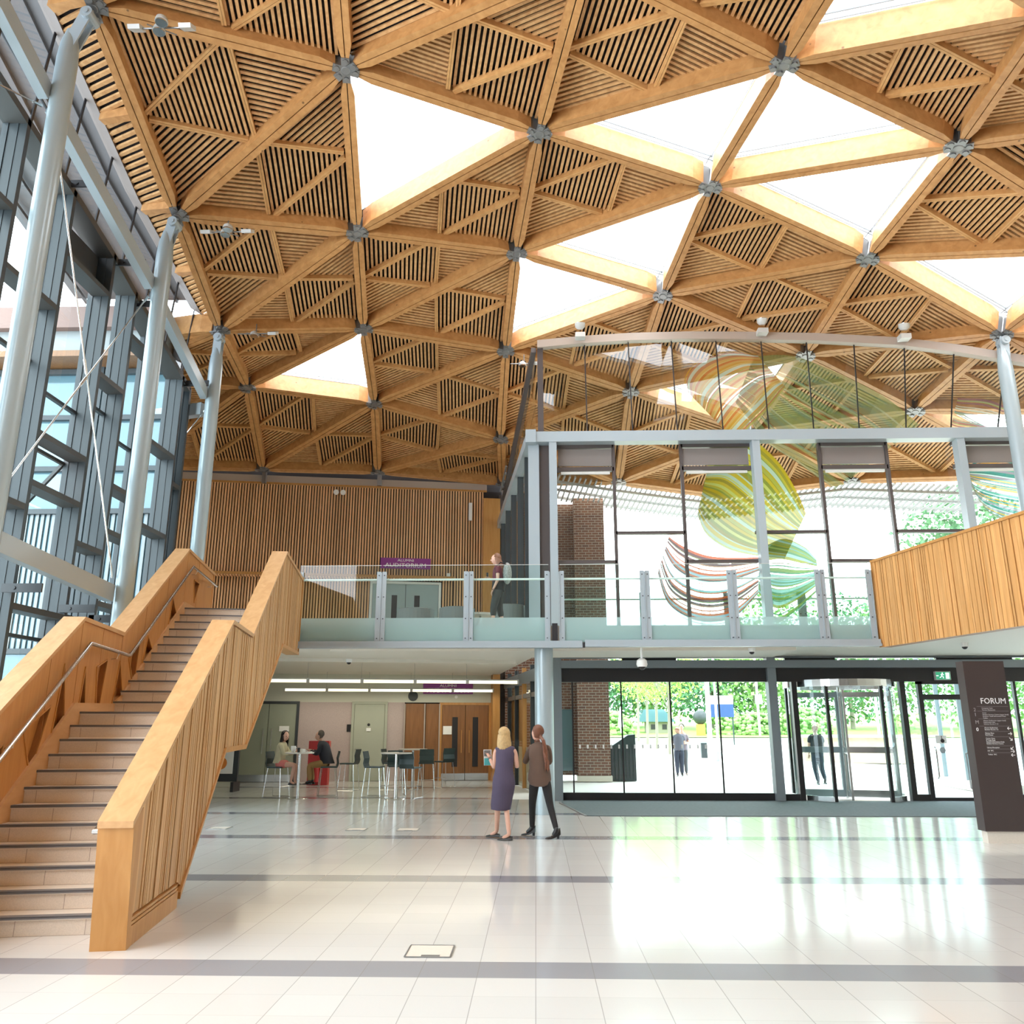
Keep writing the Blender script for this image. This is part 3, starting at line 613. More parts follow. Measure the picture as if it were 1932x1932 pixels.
for t_, l in ((-2.25, 'left'), (-2.02, 'right')):
    tag(obj('wall_spotlight', MB().lathe(W(SB-.16, t_, 9.36), [(.09, 0), (.09, .05), (.04, .16)], 14, ax=SV), M['white']), '%s one of the pair of small round spotlights high on the slatted wall' % l, 'spotlight', 'pair of round spotlights on the slatted wall')
tag(obj('ceiling_speaker', MB().lathe(W(SB-.02, .55, 2.62), [(.16, 0), (.16, .03)], 20, ax=SV), M['anthra']), 'round grey loudspeaker on the cream wall above the timber panels', 'speaker')
tag(obj('smoke_detector', MB().lathe(W(SB-.03, 1.95, 2.6), [(.05, 0), (.05, .03)], 14, ax=SV), M['white']), 'tiny round white sensor on the cream wall under the lower purple sign', 'sensor')
def sign(t, z, w, h, label):
    o = thing('auditorium_sign', W(SB-.06, t, z-h/2), label, 'sign', 'purple auditorium signs')
    obj('sign_board', MB().stbox(SB-.06, SB-.005, t-w/2, t+w/2, z-h/2, z+h/2), M['purple'], o)
    text('lettering', 'ALUMNI', .12, M['lett'], o, W(SB-.065, t, z+h*.17), PI/2, AN, 'CENTER', sx=1.25); text('lettering', 'AUDITORIUM', .2, M['lett'], o, W(SB-.065, t, z-h*.36), PI/2, AN, 'CENTER', sx=1.12)
sign(.17, 6.98, 1.68, .36, 'purple sign with white words above the upstairs doors')
sign(1.68, 2.86, 1.62, .34, 'purple sign with white words behind the fluorescent tubes downstairs')
# ------------------------------------------------------------------ mezzanine slab, fascia, gallery
GD = V((.205, -.979, 0)).normalized(); G0 = V((6.92, 16.75, 0))
def G(u, o=0., z=0.): return G0+GD*u+V((-GD.y, GD.x, 0))*o+V((0, 0, z))   # along the gallery front, o>0 towards the right
GE = 9.5
poly = [(-4.86, 16.8), tuple(W(14.9, -2.05)[:2]), tuple(W(14.9, -3.85)[:2]), tuple(W(16.9, -3.85)[:2]), (-8.3, 18.4), (-13.4, 18.4), (-13.4, 25.4), tuple(W(SB+.2, -9)[:2]), tuple(W(SB+.2, 3.3)[:2]), (-.06, 20.2), (14.5, 20.2), tuple(G(GE, 5)[:2]), tuple(G(GE, .12)[:2]), tuple(G(.1, .12)[:2]), (6.9, 16.8)]
mb = MB().prism([(x, y, 3.30) for x, y in poly], (0, 0, .36))
tag(obj('floor_mezzanine', mb, M['soffit']), 'mezzanine slab with a cream underside', kind='structure')
tag(obj('ceiling_soffit', MB().prism([(-4.4, 17.6, 3.22), (5.5, 17.6, 3.22), (5.5, 19.4, 3.22), (-4.4, 19.4, 3.22)], (0, 0, .07)), M['soffit']), 'lower flat step of the cream ceiling under the balcony', kind='structure')
fa = MB()
for a, b, z in ((-4.96, .95, 3.20), (1.0, 6.9, 3.215)): fa.box(a, b, 16.62, 16.8, z, z+.05); fa.box(a, b, 16.66, 16.8, z+.05, z+.14)
tag(obj('trim_4', fa, M['steel']), 'grey steel edge trim along the balcony', kind='structure')
tag(obj('trim_6', MB().box(.95, 1.0, 16.64, 16.7, 3.2, 3.30), M['black']), 'dark joint in the balcony edge', kind='structure')
tag(obj('trim_7', MB().box(.345, .455, 16.73, 16.80, 3.34, 3.70), M['black']), 'black gap between the two balcony balustrades', kind='structure')
tag(obj('ceiling_cove', MB().stbox(21.0, 21.25, -4.4, 3.0, 3.22, 3.31), M['soffit']), 'shallow cove across the cream seating ceiling', kind='structure')
def balustrade(name, Y, xs, zt, zg, label, frost=True, grp='glass balustrades along the balcony'):
    b = thing(name, ((xs[0]+xs[-1])/2, Y, zt-1.4), label, 'balustrade', grp)
    for i, x in enumerate(xs):
        mb = MB()
        for dx in (-.055, .055):
            if (i == 0 and dx < 0) or (i == len(xs)-1 and dx > 0): continue
            mb.box(x+dx-.045, x+dx+.045, Y-.03, Y+.0, zt-1.45, zt)
            for z in (zt-.08, zt-.53, zt-.98, zt-1.38): mb.box(x+dx-.01, x+dx+.01, Y-.042, Y-.028, z-.01, z+.01, 1)
        mb.box(x-.008, x+.008, Y-.05, Y+.06, zt-1.45, zt-.02); mb.bar((x, Y, zt-.16), (x, Y+.09, zt-.16), .02, .03)
        obj('post', mb, [M['steel'], M['black']], b)
    for x0, x1 in zip(xs, xs[1:]):
        obj('glass_panel', MB().add([(x0+.02, Y+.01, zg), (x1-.02, Y+.01, zg), (x1-.02, Y+.01, zt+.14), (x0+.02, Y+.01, zt+.14)], [(0, 1, 2, 3)]), M['glassg'], b)
        if frost: obj('frosted_band', MB().add([(x0+.02, Y+.006, 3.32), (x1-.02, Y+.006, 3.32), (x1-.02, Y+.006, 3.82), (x0+.02, Y+.006, 3.82)], [(0, 1, 2, 3)]), M['frost'], b)
        obj('edge_line', MB().box(x0+.02, x1-.02, Y+.005, Y+.018, zt+.135, zt+.145), M['lampw'], b)
    obj('handrail', MB().tube([(xs[0], Y+.1, zt-.15), (xs[-1], Y+.1, zt-.15)], .022, 8), M['white'], b)
balustrade('glass_balustrade', 16.74, [-4.92, -3.18, -1.37, .30], 4.78, 3.82, 'front glass balustrade left of the joint above the round column')
balustrade('glass_balustrade', 16.74, [.50, 2.26, 4.04, 5.83, 6.86], 4.78, 3.82, 'front glass balustrade right of the joint, in front of the striped sculpture')
balustrade('glass_balustrade', 19.6, [.35, 2.6, 4.6, 6.35, 8.25], 4.78, 3.72, 'second glass balustrade set back just inside the big glazed screen', False)
# gallery on the right: slatted timber balustrade
gb = thing('timber_balustrade', G(4.5, 0, 3.2), 'slatted timber balustrade of the gallery at the right edge, above the white soffit', 'balustrade')
mb = MB(); u = .02; k = 0
while u < GE:
    wd = random.choice((.042, .05, .085, .1)); d0 = random.choice((0, .004, .012))
    p = [G(u, 0+d0), G(u+wd, 0+d0), G(u+wd, .06), G(u, .06)]; mb.hexa([q+V((0, 0, 3.2)) for q in (p[0], p[1], p[2], p[3])]+[q+V((0, 0, 4.92)) for q in (p[0], p[1], p[2], p[3])]); u += wd+.012; k += 1
obj('slat_cladding', mb, M['oakrail'], gb)
p = [G(0, .05), G(GE, .05), G(GE, .22), G(0, .22)]; obj('core', MB().prism([q+V((0, 0, 3.2)) for q in p], (0, 0, 1.72)), M['recess'], gb)
p = [G(-.02, -.02), G(GE, -.02), G(GE, .26), G(-.02, .26)]; obj('capping', MB().prism([q+V((0, 0, 4.92)) for q in p], (0, 0, .05)), M['oak'], gb)
p = [G(-.03, -.01), G(.015, -.01), G(.015, .24), G(-.03, .24)]; obj('end_board', MB().prism([q+V((0, 0, 3.2)) for q in p], (0, 0, 1.74)), M['oak'], gb)
for s_, z_, e_ in ((21.85, 2.74, 28), (26.3, 2.70, 40)):
    al = bpy.data.lights.new('fluorescent_light', 'AREA'); al.shape = 'RECTANGLE'; al.size = 6.6; al.size_y = .08; al.energy = e_; al.color = (1, .93, .74)
    ao = bpy.data.objects.new('fluorescent_light', al); C.objects.link(ao); ao.location = W(s_, -.2, z_); ao.rotation_euler = (0, 0, AN)
# ------------------------------------------------------------------ fluorescent rows
def tubes(s, t0, t1, z, n, label):
    L = (t1-t0)/n
    for k in range(n):
        a, b = t0+L*k, t0+L*(k+1); o = thing('fluorescent_lamp', W(s, (a+b)/2, z), label % ('first', 'second', 'third', 'fourth', 'fifth')[k] , 'lamp', 'fluorescent tubes hung under the mezzanine')
        obj('diffuser', MB().stbox(s-.04, s+.04, a+.04, b-.04, z-.045, z+.03), M['tube'], o)
        mb = MB().stbox(s-.045, s+.045, a, a+.04, z-.05, z+.06); mb.stbox(s-.045, s+.045, b-.04, b, z-.05, z+.06); mb.stbox(s-.05, s+.05, a, b, z+.03, z+.06); obj('housing', mb, M['lampw'], o)
        obj('suspension_wire', MB().tube([W(s, b-.02, z+.05), W(s, b-.02, 3.3)], .004, 5), M['galv'], o)
tubes(21.85, -3.6, 3.2, 2.80, 5, '%s tube from the left in the nearer row of fluorescent lamps')
tubes(26.3, -3.4, 3.05, 2.76, 5, '%s tube from the left in the farther row of fluorescent lamps')
# ------------------------------------------------------------------ staircase
RISE = .1525; T1, T0_ = -2.23, -3.72
st_s = [7.80+.25*k for k in range(12)]+[11.75+.28*k for k in range(12)]
sr = thing('staircase', W(7.8, -3, 0), 'long straight stone staircase with grey nosings and a half landing', 'stairs')
for n, s in enumerate(st_s):
    z = RISE*(n+1); s2 = st_s[n+1] if n < 23 else 15.2
    mb = MB().stbox(s+.02, s2+.02, T0_, T1, z-RISE, z-.03)
    r = obj('step', mb, M['stone'], sr)
    q = MB().stbox(s, s2+.02, T0_, T1, z-.03, z); obj('tread', q, M['tread'], r)
    q = MB().stbox(s-.004, s+.07, T0_, T1, z-.012, z+.003); q.stbox(s-.004, s+.02, T0_, T1, z-.022, z+.0); obj('nosing', q, M['nosing'], r)
sm = MB(); lo = [(8.7, .0), (10.45, 1.25), (11.9, 1.3), (14.9, 2.95), (16.9, 3.1), (16.9, 3.5), (15.0, 3.4), (11.85, 1.72), (10.5, 1.66), (8.0, .05)]
sm.prism([W(s, T0_+.02, z) for s, z in lo], TV*(T1-T0_-.04)); obj('soffit', sm, M['soffit'], sr)
def prof(tab, s):
    if s <= tab[0][0]: return tab[0][1]
    for (a, b), (c, d) in zip(tab, tab[1:]):
        if s <= c: return b+(d-b)*(s-a)/max(1e-6, c-a)
    return tab[-1][1]
TOPR = [(7.13, .94), (10.38, 2.92), (11.82, 2.91), (14.6, 4.66), (17.3, 4.64)]
BOTR = [(7.24, .0), (8.95, .0), (10.56, 1.36), (11.93, 1.38), (14.9, 3.02), (17.3, 3.08)]
TOPL = [(5.9, .14), (7.1, .92), (10.38, 2.93), (11.86, 2.91), (14.84, 4.71), (16.95, 4.66)]
def cap(mb, tab, t0, t1, h=.03):
    for (a, b), (c, d) in zip(tab, tab[1:]): mb.hexa([W(a, t0, b-h), W(a, t1, b-h), W(c, t1, d-h), W(c, t0, d-h), W(a, t0, b), W(a, t1, b), W(c, t1, d), W(c, t0, d)])
def core(mb, top, bot, t0, t1, dz=.03):
    ss = sorted({s for s, z in top+bot if bot[0][0] <= s <= top[-1][0]})
    for a, b in zip(ss, ss[1:]):
        if b-a > .004: mb.hexa([W(a, t0, prof(bot, a)), W(a, t1, prof(bot, a)), W(b, t1, prof(bot, b)), W(b, t0, prof(bot, b)), W(a, t0, prof(top, a)-dz), W(a, t1, prof(top, a)-dz), W(b, t1, prof(top, b)-dz), W(b, t0, prof(top, b)-dz)])
rb = thing('stair_balustrade', W(7.2, -2.1, 0), 'right solid timber stair balustrade with a strip clad outer face and square newel end', 'balustrade')
mb = MB(); core(mb, TOPR, [(7.32, 0)]+BOTR[1:], T1, -2.03); obj('inner_panel', mb, M['oak'], rb)
mb = MB(); s = 7.34; bt = [(7.34, .23), (8.78, .23), (9.02, .16), (10.56, 1.41), (11.93, 1.42), (14.9, 3.06), (17.3, 3.12)]
tt = [(a, b-.06) for a, b in TOPR]
while s < 17.2:
    wd = random.choice((.035, .05, .05, .075, .09)); d0 = random.choice((0, .004, .010)); e = min(s+wd, 17.25)
    mb.hexa([W(s, -2.05, prof(bt, s)), W(s, -2.0-d0, prof(bt, s)), W(e, -2.0-d0, prof(bt, e)), W(e, -2.05, prof(bt, e)), W(s, -2.05, prof(tt, s)), W(s, -2.0-d0, prof(tt, s)), W(e, -2.0-d0, prof(tt, e)), W(e, -2.05, prof(tt, e))]); s = e+.013
obj('strip_cladding', mb, M['oakslat'], rb)
mb = MB(); cap(mb, [(7.10, .95)]+TOPR[1:], T1-.02, -1.985, .05); obj('capping', mb, M['oaktop'], rb)
mb = MB().hexa([W(7.26, T1-.02, 0), W(7.26, -1.985, 0), W(7.34, -1.985, 0), W(7.34, T1-.02, 0), W(7.12, T1-.02, .93), W(7.12, -1.985, .93), W(7.34, -1.985, 1.03), W(7.34, T1-.02, 1.03)]); obj('newel_face', mb, M['oak'], rb)
mb = MB()
for z0, z1, o in ((.0, .15, 1.99), (.158, .18, 1.992), (.188, .21, 1.994)): mb.hexa([W(7.3, -2.05, z0), W(7.3, -o, z0), W(8.75+.4*(.15-z0), -o, z0), W(8.75+.4*(.15-z0), -2.05, z0), W(7.3, -2.05, z1), W(7.3, -o, z1), W(8.8, -o, z1), W(8.8, -2.05, z1)])
obj('plinth_board', mb, M['oak'], rb)
mb = MB(); cap(mb, [(8.9, .12), (10.56, 1.42), (11.93, 1.43), (14.9, 3.07), (17.3, 3.13)], T1-.01, -1.985, .06); obj('bottom_edge', mb, M['oak'], rb)
obj('end_post', MB().stbox(17.25, 17.3, T1, -1.99, 3.1, 4.62), M['oak'], rb)
lb = thing('stair_balustrade', W(7.2, -3.8, 0), 'left solid timber stair balustrade with triangular cut-outs, beside the glass wall', 'balustrade')
BOTL = [(5.9, -.0), (7.9, .0), (10.5, 1.35), (11.86, 1.4), (14.9, 3.0), (16.95, 3.1)]
# inner panel with triangular pockets: front sheet polygons around the holes built as a thin board with recesses behind
holes = [[(6.9,.42),(7.5,.50),(7.45,.18)],[(8.35,1.30),(8.75,1.50),(8.65,.62)],[(9.15,1.62),(9.75,1.88),(9.45,1.16)],[(9.98,2.35),(9.85,1.52),(10.22,1.55)],[(10.62,2.36),(10.5,1.52),(10.85,1.53)],[(11.0,2.38),(11.35,2.5),(11.2,1.62)],[(11.85,2.52),(11.72,1.95),(12.1,2.08)],[(12.2,2.58),(12.62,2.9),(12.55,2.2)],[(12.98,2.98),(12.85,2.55),(13.3,2.78)],[(14.1,3.74),(14.0,3.22),(14.45,3.47)],[(15.4,4.25),(15.8,4.25),(15.55,3.85)]]
mb = MB(); core(mb, TOPL, BOTL, -3.93, T0_-.07); obj('outer_panel', mb, M['oak'], lb)
import mathutils.geometry as mg
outer = [(5.9, 0.02), (7.85, .02)]+[(8.0, .12), (10.45, 1.36), (11.86, 1.4), (14.9, 3.0), (16.95, 3.1)]+[(16.95, 4.63), (14.84, 4.68), (11.86, 2.88), (10.38, 2.90), (7.1, .89), (5.9, .12)]
loops = [[V((a, b, 0)) for a, b in outer]]+[[V((a, b, 0)) for a, b in h] for h in holes]
tri = mg.tessellate_polygon(loops); flat = [p for l in loops for p in l]; fs = []
for t in tri:
    a, b, c = [flat[i] for i in t]; ar = (b-a).cross(c-a).z
    if abs(ar) > 1e-7: fs.append(t if ar > 0 else t[::-1])
n = len(flat); mb = MB().add([W(p.x, T0_, p.y) for p in flat], fs)
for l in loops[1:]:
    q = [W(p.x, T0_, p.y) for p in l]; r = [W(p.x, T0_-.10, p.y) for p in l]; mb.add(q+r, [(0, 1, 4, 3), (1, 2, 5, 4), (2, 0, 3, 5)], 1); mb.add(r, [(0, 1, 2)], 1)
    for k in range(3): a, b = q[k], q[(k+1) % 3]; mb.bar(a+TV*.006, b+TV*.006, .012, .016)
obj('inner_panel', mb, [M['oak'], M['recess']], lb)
mb = MB(); cap(mb, TOPL, -3.95, T0_+.02, .05); obj('capping', mb, M['oaktop'], lb)
sk = [(7.6, .12), (10.37, 1.93), (11.86, 1.96), (14.8, 3.76), (16.6, 3.78)]
mb = MB()
for (a, b), (c, d) in zip(sk, sk[1:]): mb.hexa([W(a, T0_, b-.42), W(a, T0_+.03, b-.42), W(c, T0_+.03, d-.42), W(c, T0_, d-.42), W(a, T0_, b), W(a, T0_+.03, b), W(c, T0_+.03, d), W(c, T0_, d)])
obj('skirting', mb, M['oaktop'], lb)
obj('end_board', MB().stbox(16.93, 16.97, -3.93, T0_+.01, 3.66, 4.66), M['oak'], lb)
mb = MB()
for s in (8.6, 9.6, 10.38, 11.1, 11.86, 12.8, 13.8, 14.84, 15.7): mb.stbox(s-.003, s+.003, T0_, T0_+.0025, prof(sk, s), prof(TOPL, s)-.05)
obj('panel_joint', mb, M['recess'], lb)
hr = thing('handrail', W(7.2, T0_+.09, .9), 'stainless steel handrail along the left stair balustrade', 'handrail')
pts = [(6.2, -.02+.1), (8.5, 1.35), (10.45, 2.62), (11.95, 2.60), (14.9, 4.40), (16.9, 4.38)]
obj('rail', MB().tube([W(s, T0_+.09, z) for s, z in pts], .023, 10), M['chrome'], hr, smooth=True)
for s in (7.4, 8.8, 10.3, 11.5, 12.2, 13.6, 15.2, 16.5):
    z = prof(pts, s); obj('bracket', MB().tube([W(s, T0_, z-.09), W(s, T0_+.07, z-.08), W(s, T0_+.09, z-.02)], .009, 6), M['chrome'], hr)
hr = thing('handrail', W(7.5, T1-.09, .7), 'stainless handrail on the inside of the right stair balustrade, its end showing by the newel', 'handrail')
pts = [(7.27, .86), (7.45, .90), (10.4, 2.62), (11.9, 2.60), (14.7, 4.38), (16.9, 4.38)]
obj('rail', MB().tube([W(7.27, T1+.01, .86)]+[W(s, T1-.09, z) for s, z in pts], .023, 10), M['chrome'], hr, smooth=True)
# ------------------------------------------------------------------ upper glazed screen above the entrance
YS = 18.8
TOPC = [(.10, 10.82), (1.2, 10.93), (2.4, 10.98), (3.8, 11.0), (5.3, 10.96), (7.0, 10.88), (9.0, 10.74), (10.5, 10.52), (12.6, 10.15)]
P0 = V((-.05, YS, 0)); P1 = V((-1.12, 27.3, 0))
ws = thing('window_3', (6, YS, 3.66), 'big glazed screen on the mezzanine with grey posts, curved top rail and brown transoms', kind='structure')
def bx(name, x0, x1, z0, z1, mat, y0=YS-.06, y1=YS+.06, par=ws): return obj(name, MB().box(x0, x1, y0, y1, z0, z1), mat, par)
bx('head_beam', -.16, 12.2, 8.24, 8.50, M['steel'], YS-.32, YS-.02); bx('head_beam_cap', -.20, .05, 8.22, 8.54, M['steel'], YS-.36, YS)
for x in (.45, 5.26, 10.05): bx('post', x-.09, x+.09, 3.66, 8.24, M['steel'], YS-.30, YS-.05)
bx('corner_post', -.14, .12, 3.66, 8.24, M['steel'], YS-.14, YS+.12); bx('corner_panel', .12, .36, 3.66, 8.24, M['brownf'], YS-.04, YS+.04)
xs = [.54, 1.91, 3.53, 5.17, 6.82, 8.40, 9.96, 12.2]
for x in xs[1:3]+xs[4:6]: bx('mullion', x-.035, x+.035, 3.66, 8.24, M['brownf'])
for k, (a, b) in enumerate(zip(xs, xs[1:])):
    zs = [5.37] if k % 2 == 0 else [6.06]
    for z in zs: bx('transom', a, b, z-.035, z+.035, M['brownf'])
    ztop = 8.24
    if k in (0, 2, 4, 6):
        bx('transom', a, b, 7.58, 7.68, M['brownf']); bx('transom', a, b, 8.16, 8.24, M['brownf']); bx('smoke_vent', a+.04, b-.04, 7.72, 8.14, M['vent'], YS-.02, YS+.02); bx('vent_sill', a+.1, b-.1, 7.50, 7.56, M['lampw'], YS-.07, YS-.02); ztop = 7.6
    lo = 3.66
    for z in zs+[ztop]:
        obj('pane', MB().add([(a,YS,lo),(b,YS,lo),(b,YS,z),(a,YS,z)], [(0,1,2,3)]), M['glasst'], ws); lo = z
jx = [.16, 1.30, 2.40, 3.48, 4.58, 5.68, 6.75, 7.83, 8.94, 10.0, 11.1, 12.2]
TP = [(.10,18.75,10.80),(1.2,18.75,10.9),(2.4,18.72,10.95),(3.8,18.68,10.95),(5.25,18.6,10.88),(6.85,18.4,10.72),(8.65,18.08,10.42),(9.9,17.88,10.12),(11.8,17.72,9.65),(13.0,17.7,9.3)]
def tp(x): return V((x, itp([(a, b) for a, b, c in TP], x), itp([(a, c) for a, b, c in TP], x)))
for a, b in zip(jx, jx[1:]):
    ta, tb = tp(a*.985), tp(b*.985); obj('upper_pane', MB().add([(a,YS,8.48),(b,YS,8.48),tb,ta], [(0,1,2,3)]), M['glasst'], ws)
    obj('glazing_joint', MB().bar((b, YS-.01, 8.5), tb, .028, .02, V((0, 1, 0))), M['black'], ws)
bx('side_post', .10, .24, 8.5, 10.8, M['brownf'], YS-.1, YS+.06)
mb = MB()
for (a, ya, za), (b, yb, zb) in zip(TP, TP[1:]): mb.hexa([(a,ya-.12,za-.03),(b,yb-.12,zb-.03),(b,yb+.06,zb-.03),(a,ya+.06,za-.03),(a,ya-.12,za+.17),(b,yb-.12,zb+.17),(b,yb+.06,zb+.17),(a,ya+.06,za+.17)])
obj('curved_top_rail', mb, M['trimb'], ws)
wside = thing('window_4', (-.6, 23, 0), 'glazed side wall of the screen running back to the timber wall', kind='structure')
dP = (P1-P0).normalized()
for u in (.9, 2.6, 4.4, 6.2, 7.9):
    p = P0+dP*u; obj('mullion', MB().bar(p+V((0, 0, 3.66)), p+V((0, 0, 8.3)), .16, .1, dP), M['anthra'], wside)
obj('side_beam', MB().bar(P0+V((-.05, 0, 8.37)), P1+V((-.05, 0, 8.37)), .22, .26), M['steel'], wside)
obj('pane', MB().add([P0+V((0,0,3.66)), P1+V((0,0,3.66)), P1+V((0,0,8.3)), P0+V((0,0,8.3))], [(0,1,2,3)]), M['glasst'], wside)
obj('upper_pane', MB().add([P0+V((.1,0,8.5)), P1+V((.1,0,8.5)), P1+V((.1,0,9.3)), P0+V((.1,0,10.8))], [(0,1,2,3)]), M['glasst'], wside)
obj('raking_rail', MB().bar(P0+V((.06, 0, 10.78)), P1+V((.06, 0, 9.3)), .12, .14), M['brownf'], wside)
for x, l in ((1.18, 'left'), (5.67, 'middle'), (8.87, 'right')):
    q = tp(x*.98); x, YS, z = q.x, q.y, q.z+.17; o = thing('uplight', (x, YS-.1, z), '%s one of three uplights standing on the curved top rail of the glazed screen' % l, 'spotlight', 'uplights on the curved top rail')
    obj('arm', MB().bar((x, YS-.1, z), (x, YS-.35, z-.02), .05, .03), M['lampw'], o); h = obj('lamp_head', MB().lathe((x, YS-.35, z+.1), [(.07, -.03), (.12, .02), (.13, .12)], 16, ax=(0, -.3, 1)), M['lampw'], o, smooth=True)
    obj('gear_box', MB().box(x-.12, x+.12, YS-.42, YS-.2, z-.16, z-.04), M['lampw'], o); obj('reflector', MB().lathe((x, YS-.385, z+.21), [(.115, 0), (.115, .012)], 16, ax=(0, -.3, 1)), M['lens'], h)
YS = 18.8
# ------------------------------------------------------------------ ground floor entrance glazing
YG = 20.2
we = thing('window_5', (5, YG, 0), 'ground floor entrance glazing with black dividers under a grey head beam', kind='structure')
def eb(name, x0, x1, z0, z1, mat, y0=YG-.05, y1=YG+.05): return obj(name, MB().box(x0, x1, y0, y1, z0, z1), mat, we)
eb('head_beam', .6, 12.5, 3.02, 3.20, M['greybeam'], YG-.25, YG+.05); eb('black_band', .6, 12.5, 2.70, 3.02, M['black'], YG-.08, YG+.06)
eb('upper_rail', .3, 12.5, 3.26, 3.31, M['greybeam'], YG-.1, YG+.1)
for x in (.52, 5.62): eb('post', x-.10, x+.10, 0, 3.30, M['greybeam'], YG-.22, YG+.06)
eb('threshold', .6, 5.52, 0, .17, M['black']); eb('threshold', 5.72, 6.10, 0, .15, M['black']); eb('threshold', 8.75, 9.08, 0, .15, M['black']); eb('threshold', 10.42, 12.5, 0, .15, M['black'])
dv = [.62, .88, 2.05, 3.22, 4.37, 5.52]
for x in dv[1:-1]: eb('divider', x-.017, x+.017, .17, 2.70, M['black'], YG-.02, YG+.02)
for a, b in list(zip(dv, dv[1:]))+[(5.72, 6.10), (8.75, 9.08), (10.42, 11.35), (11.35, 12.5)]:
    obj('pane', MB().add([(a,YG,.15),(b,YG,.15),(b,YG,2.70),(a,YG,2.70)], [(0,1,2,3)]), M['glassl'] if a > 8 else M['glassg'], we)
eb('divider', 11.32, 11.38, .15, 2.70, M['black']); eb('slot_louvre', 2.1, 3.4, 3.21, 3.26, M['black']); eb('slot_louvre', 6.0, 7.2, 3.21, 3.26, M['black']); eb('slot_louvre', 9.6, 11.4, 3.21, 3.26, M['black'])
dots = MB()
for k in range(17): dots.box(1.02+k*.185, 1.06+k*.185, YG-.004, YG-.002, 1.16, 1.25)
obj('safety_marking', dots, M['white'], we)['kind'] = 'stuff'
# glazed side screen and timber doors beside the seating area
sd = thing('window_6', (-.4, 24, 0), 'timber and glass side screen between the seating area and the entrance', kind='structure')
Q0 = V((.40, 20.2, 0)); Q1 = V((-.95, 27.3, 0)); dQ = (Q1-Q0).normalized()
for u, m in ((.1, 'anthra'), (1.3, 'anthra'), (2.6, 'anthra'), (3.9, 'oak'), (5.2, 'anthra'), (6.6, 'anthra')):
    p = Q0+dQ*u; obj('mullion', MB().bar(p, p+V((0, 0, 3.3)), .12, .1, dQ), M[m], sd)
obj('head_rail', MB().bar(Q0+V((0, 0, 3.0)), Q1+V((0, 0, 3.0)), .2, .3), M['greybeam'], sd); obj('door_head', MB().bar(Q0+V((0, 0, 2.5)), Q1+V((0, 0, 2.5)), .1, .12), M['brownf'], sd)
obj('pane', MB().add([Q0, Q1, Q1+V((0,0,2.9)), Q0+V((0,0,2.9))], [(0,1,2,3)]), M['glasst'], sd)
a, b = Q0+dQ*3.9, Q0+dQ*6.6; obj('timber_lining', MB().bar((a+b)/2-dQ*1.3+V((.06, 0, 1.9)), (a+b)/2+dQ*1.3+V((.06, 0, 1.9)), .03, 1.3), M['oakdark'], sd)
obj('low_panel', MB().bar(Q0+dQ*2.6+V((.05, 0, .55)), Q0+dQ*5.2+V((.05, 0, .55)), .03, 1.1), M['cream'], sd)
# revolving door
RC = V((7.45, 20.85, 0)); RR = 1.25
rv = thing('revolving_door', RC, 'glazed revolving door drum with steel framed leaves in the entrance', 'door')
def arc(a0, a1, r=RR, n=14): return [RC+V((math.cos(math.radians(a0+(a1-a0)*k/n))*r, math.sin(math.radians(a0+(a1-a0)*k/n))*r, 0)) for k in range(n+1)]
def curved(name, pts, z0, z1, th, mat):
    mb = MB()
    for a, b in zip(pts, pts[1:]):
        o = (a-RC).normalized()*th; o2 = (b-RC).normalized()*th
        mb.hexa([a+V((0,0,z0)), b+V((0,0,z0)), b+o2+V((0,0,z0)), a+o+V((0,0,z0)), a+V((0,0,z1)), b+V((0,0,z1)), b+o2+V((0,0,z1)), a+o+V((0,0,z1))])
    return obj(name, mb, mat, rv)
curved('top_ring', arc(0, 360, n=40), 2.58, 2.74, .05, M['chrome'])
for a0, a1 in ((175, 238), (-62, 5)):
    for k, (p) in enumerate((arc(a0, a1),)):
        mb = MB()
        for a, b in zip(p, p[1:]): mb.add([a+V((0,0,.1)), b+V((0,0,.1)), b+V((0,0,2.58)), a+V((0,0,2.58))], [(0,1,2,3)])
        obj('curved_glass', mb, M['glassg'], rv); curved('bottom_rail', p, 0, .12, .04, M['chrome'])
        for q in (p[0], p[-1]): obj('door_post', MB().bar(q, q+V((0, 0, 2.6)), .09, .07, V((1, 0, 0))), M['black'], rv)
for ang in (255, 345, 75, 165):
    d = V((math.cos(math.radians(ang)), math.sin(math.radians(ang)), 0)); a, b = RC+d*.06, RC+d*1.14
    mb = MB()
    for z, h in ((.12, .16), (1.12, .14), (2.42, .12)): mb.bar(a+V((0,0,z)), b+V((0,0,z)), .04, h)
    mb.bar(b+V((0,0,.05)), b+V((0,0,2.5)), .05, .09, d); mb.bar(a+V((0,0,.05)), a+V((0,0,2.5)), .05, .07, d)
    lf = obj('door_leaf', mb, M['chrome'] if ang > 200 else M['steel'], rv); obj('leaf_glass', MB().add([a+V((0,0,.1)), b+V((0,0,.1)), b+V((0,0,2.45)), a+V((0,0,2.45))], [(0,1,2,3)]), M['glassg'], lf)
obj('centre_post', MB().tube([RC, RC+V((0, 0, 2.6))], .05, 12), M['chrome'], rv)
for x in (6.17, 8.72): obj('jamb', MB().box(x-.06, x+.06, YG-.06, YG+.1, 0, 2.7), M['black'], rv)
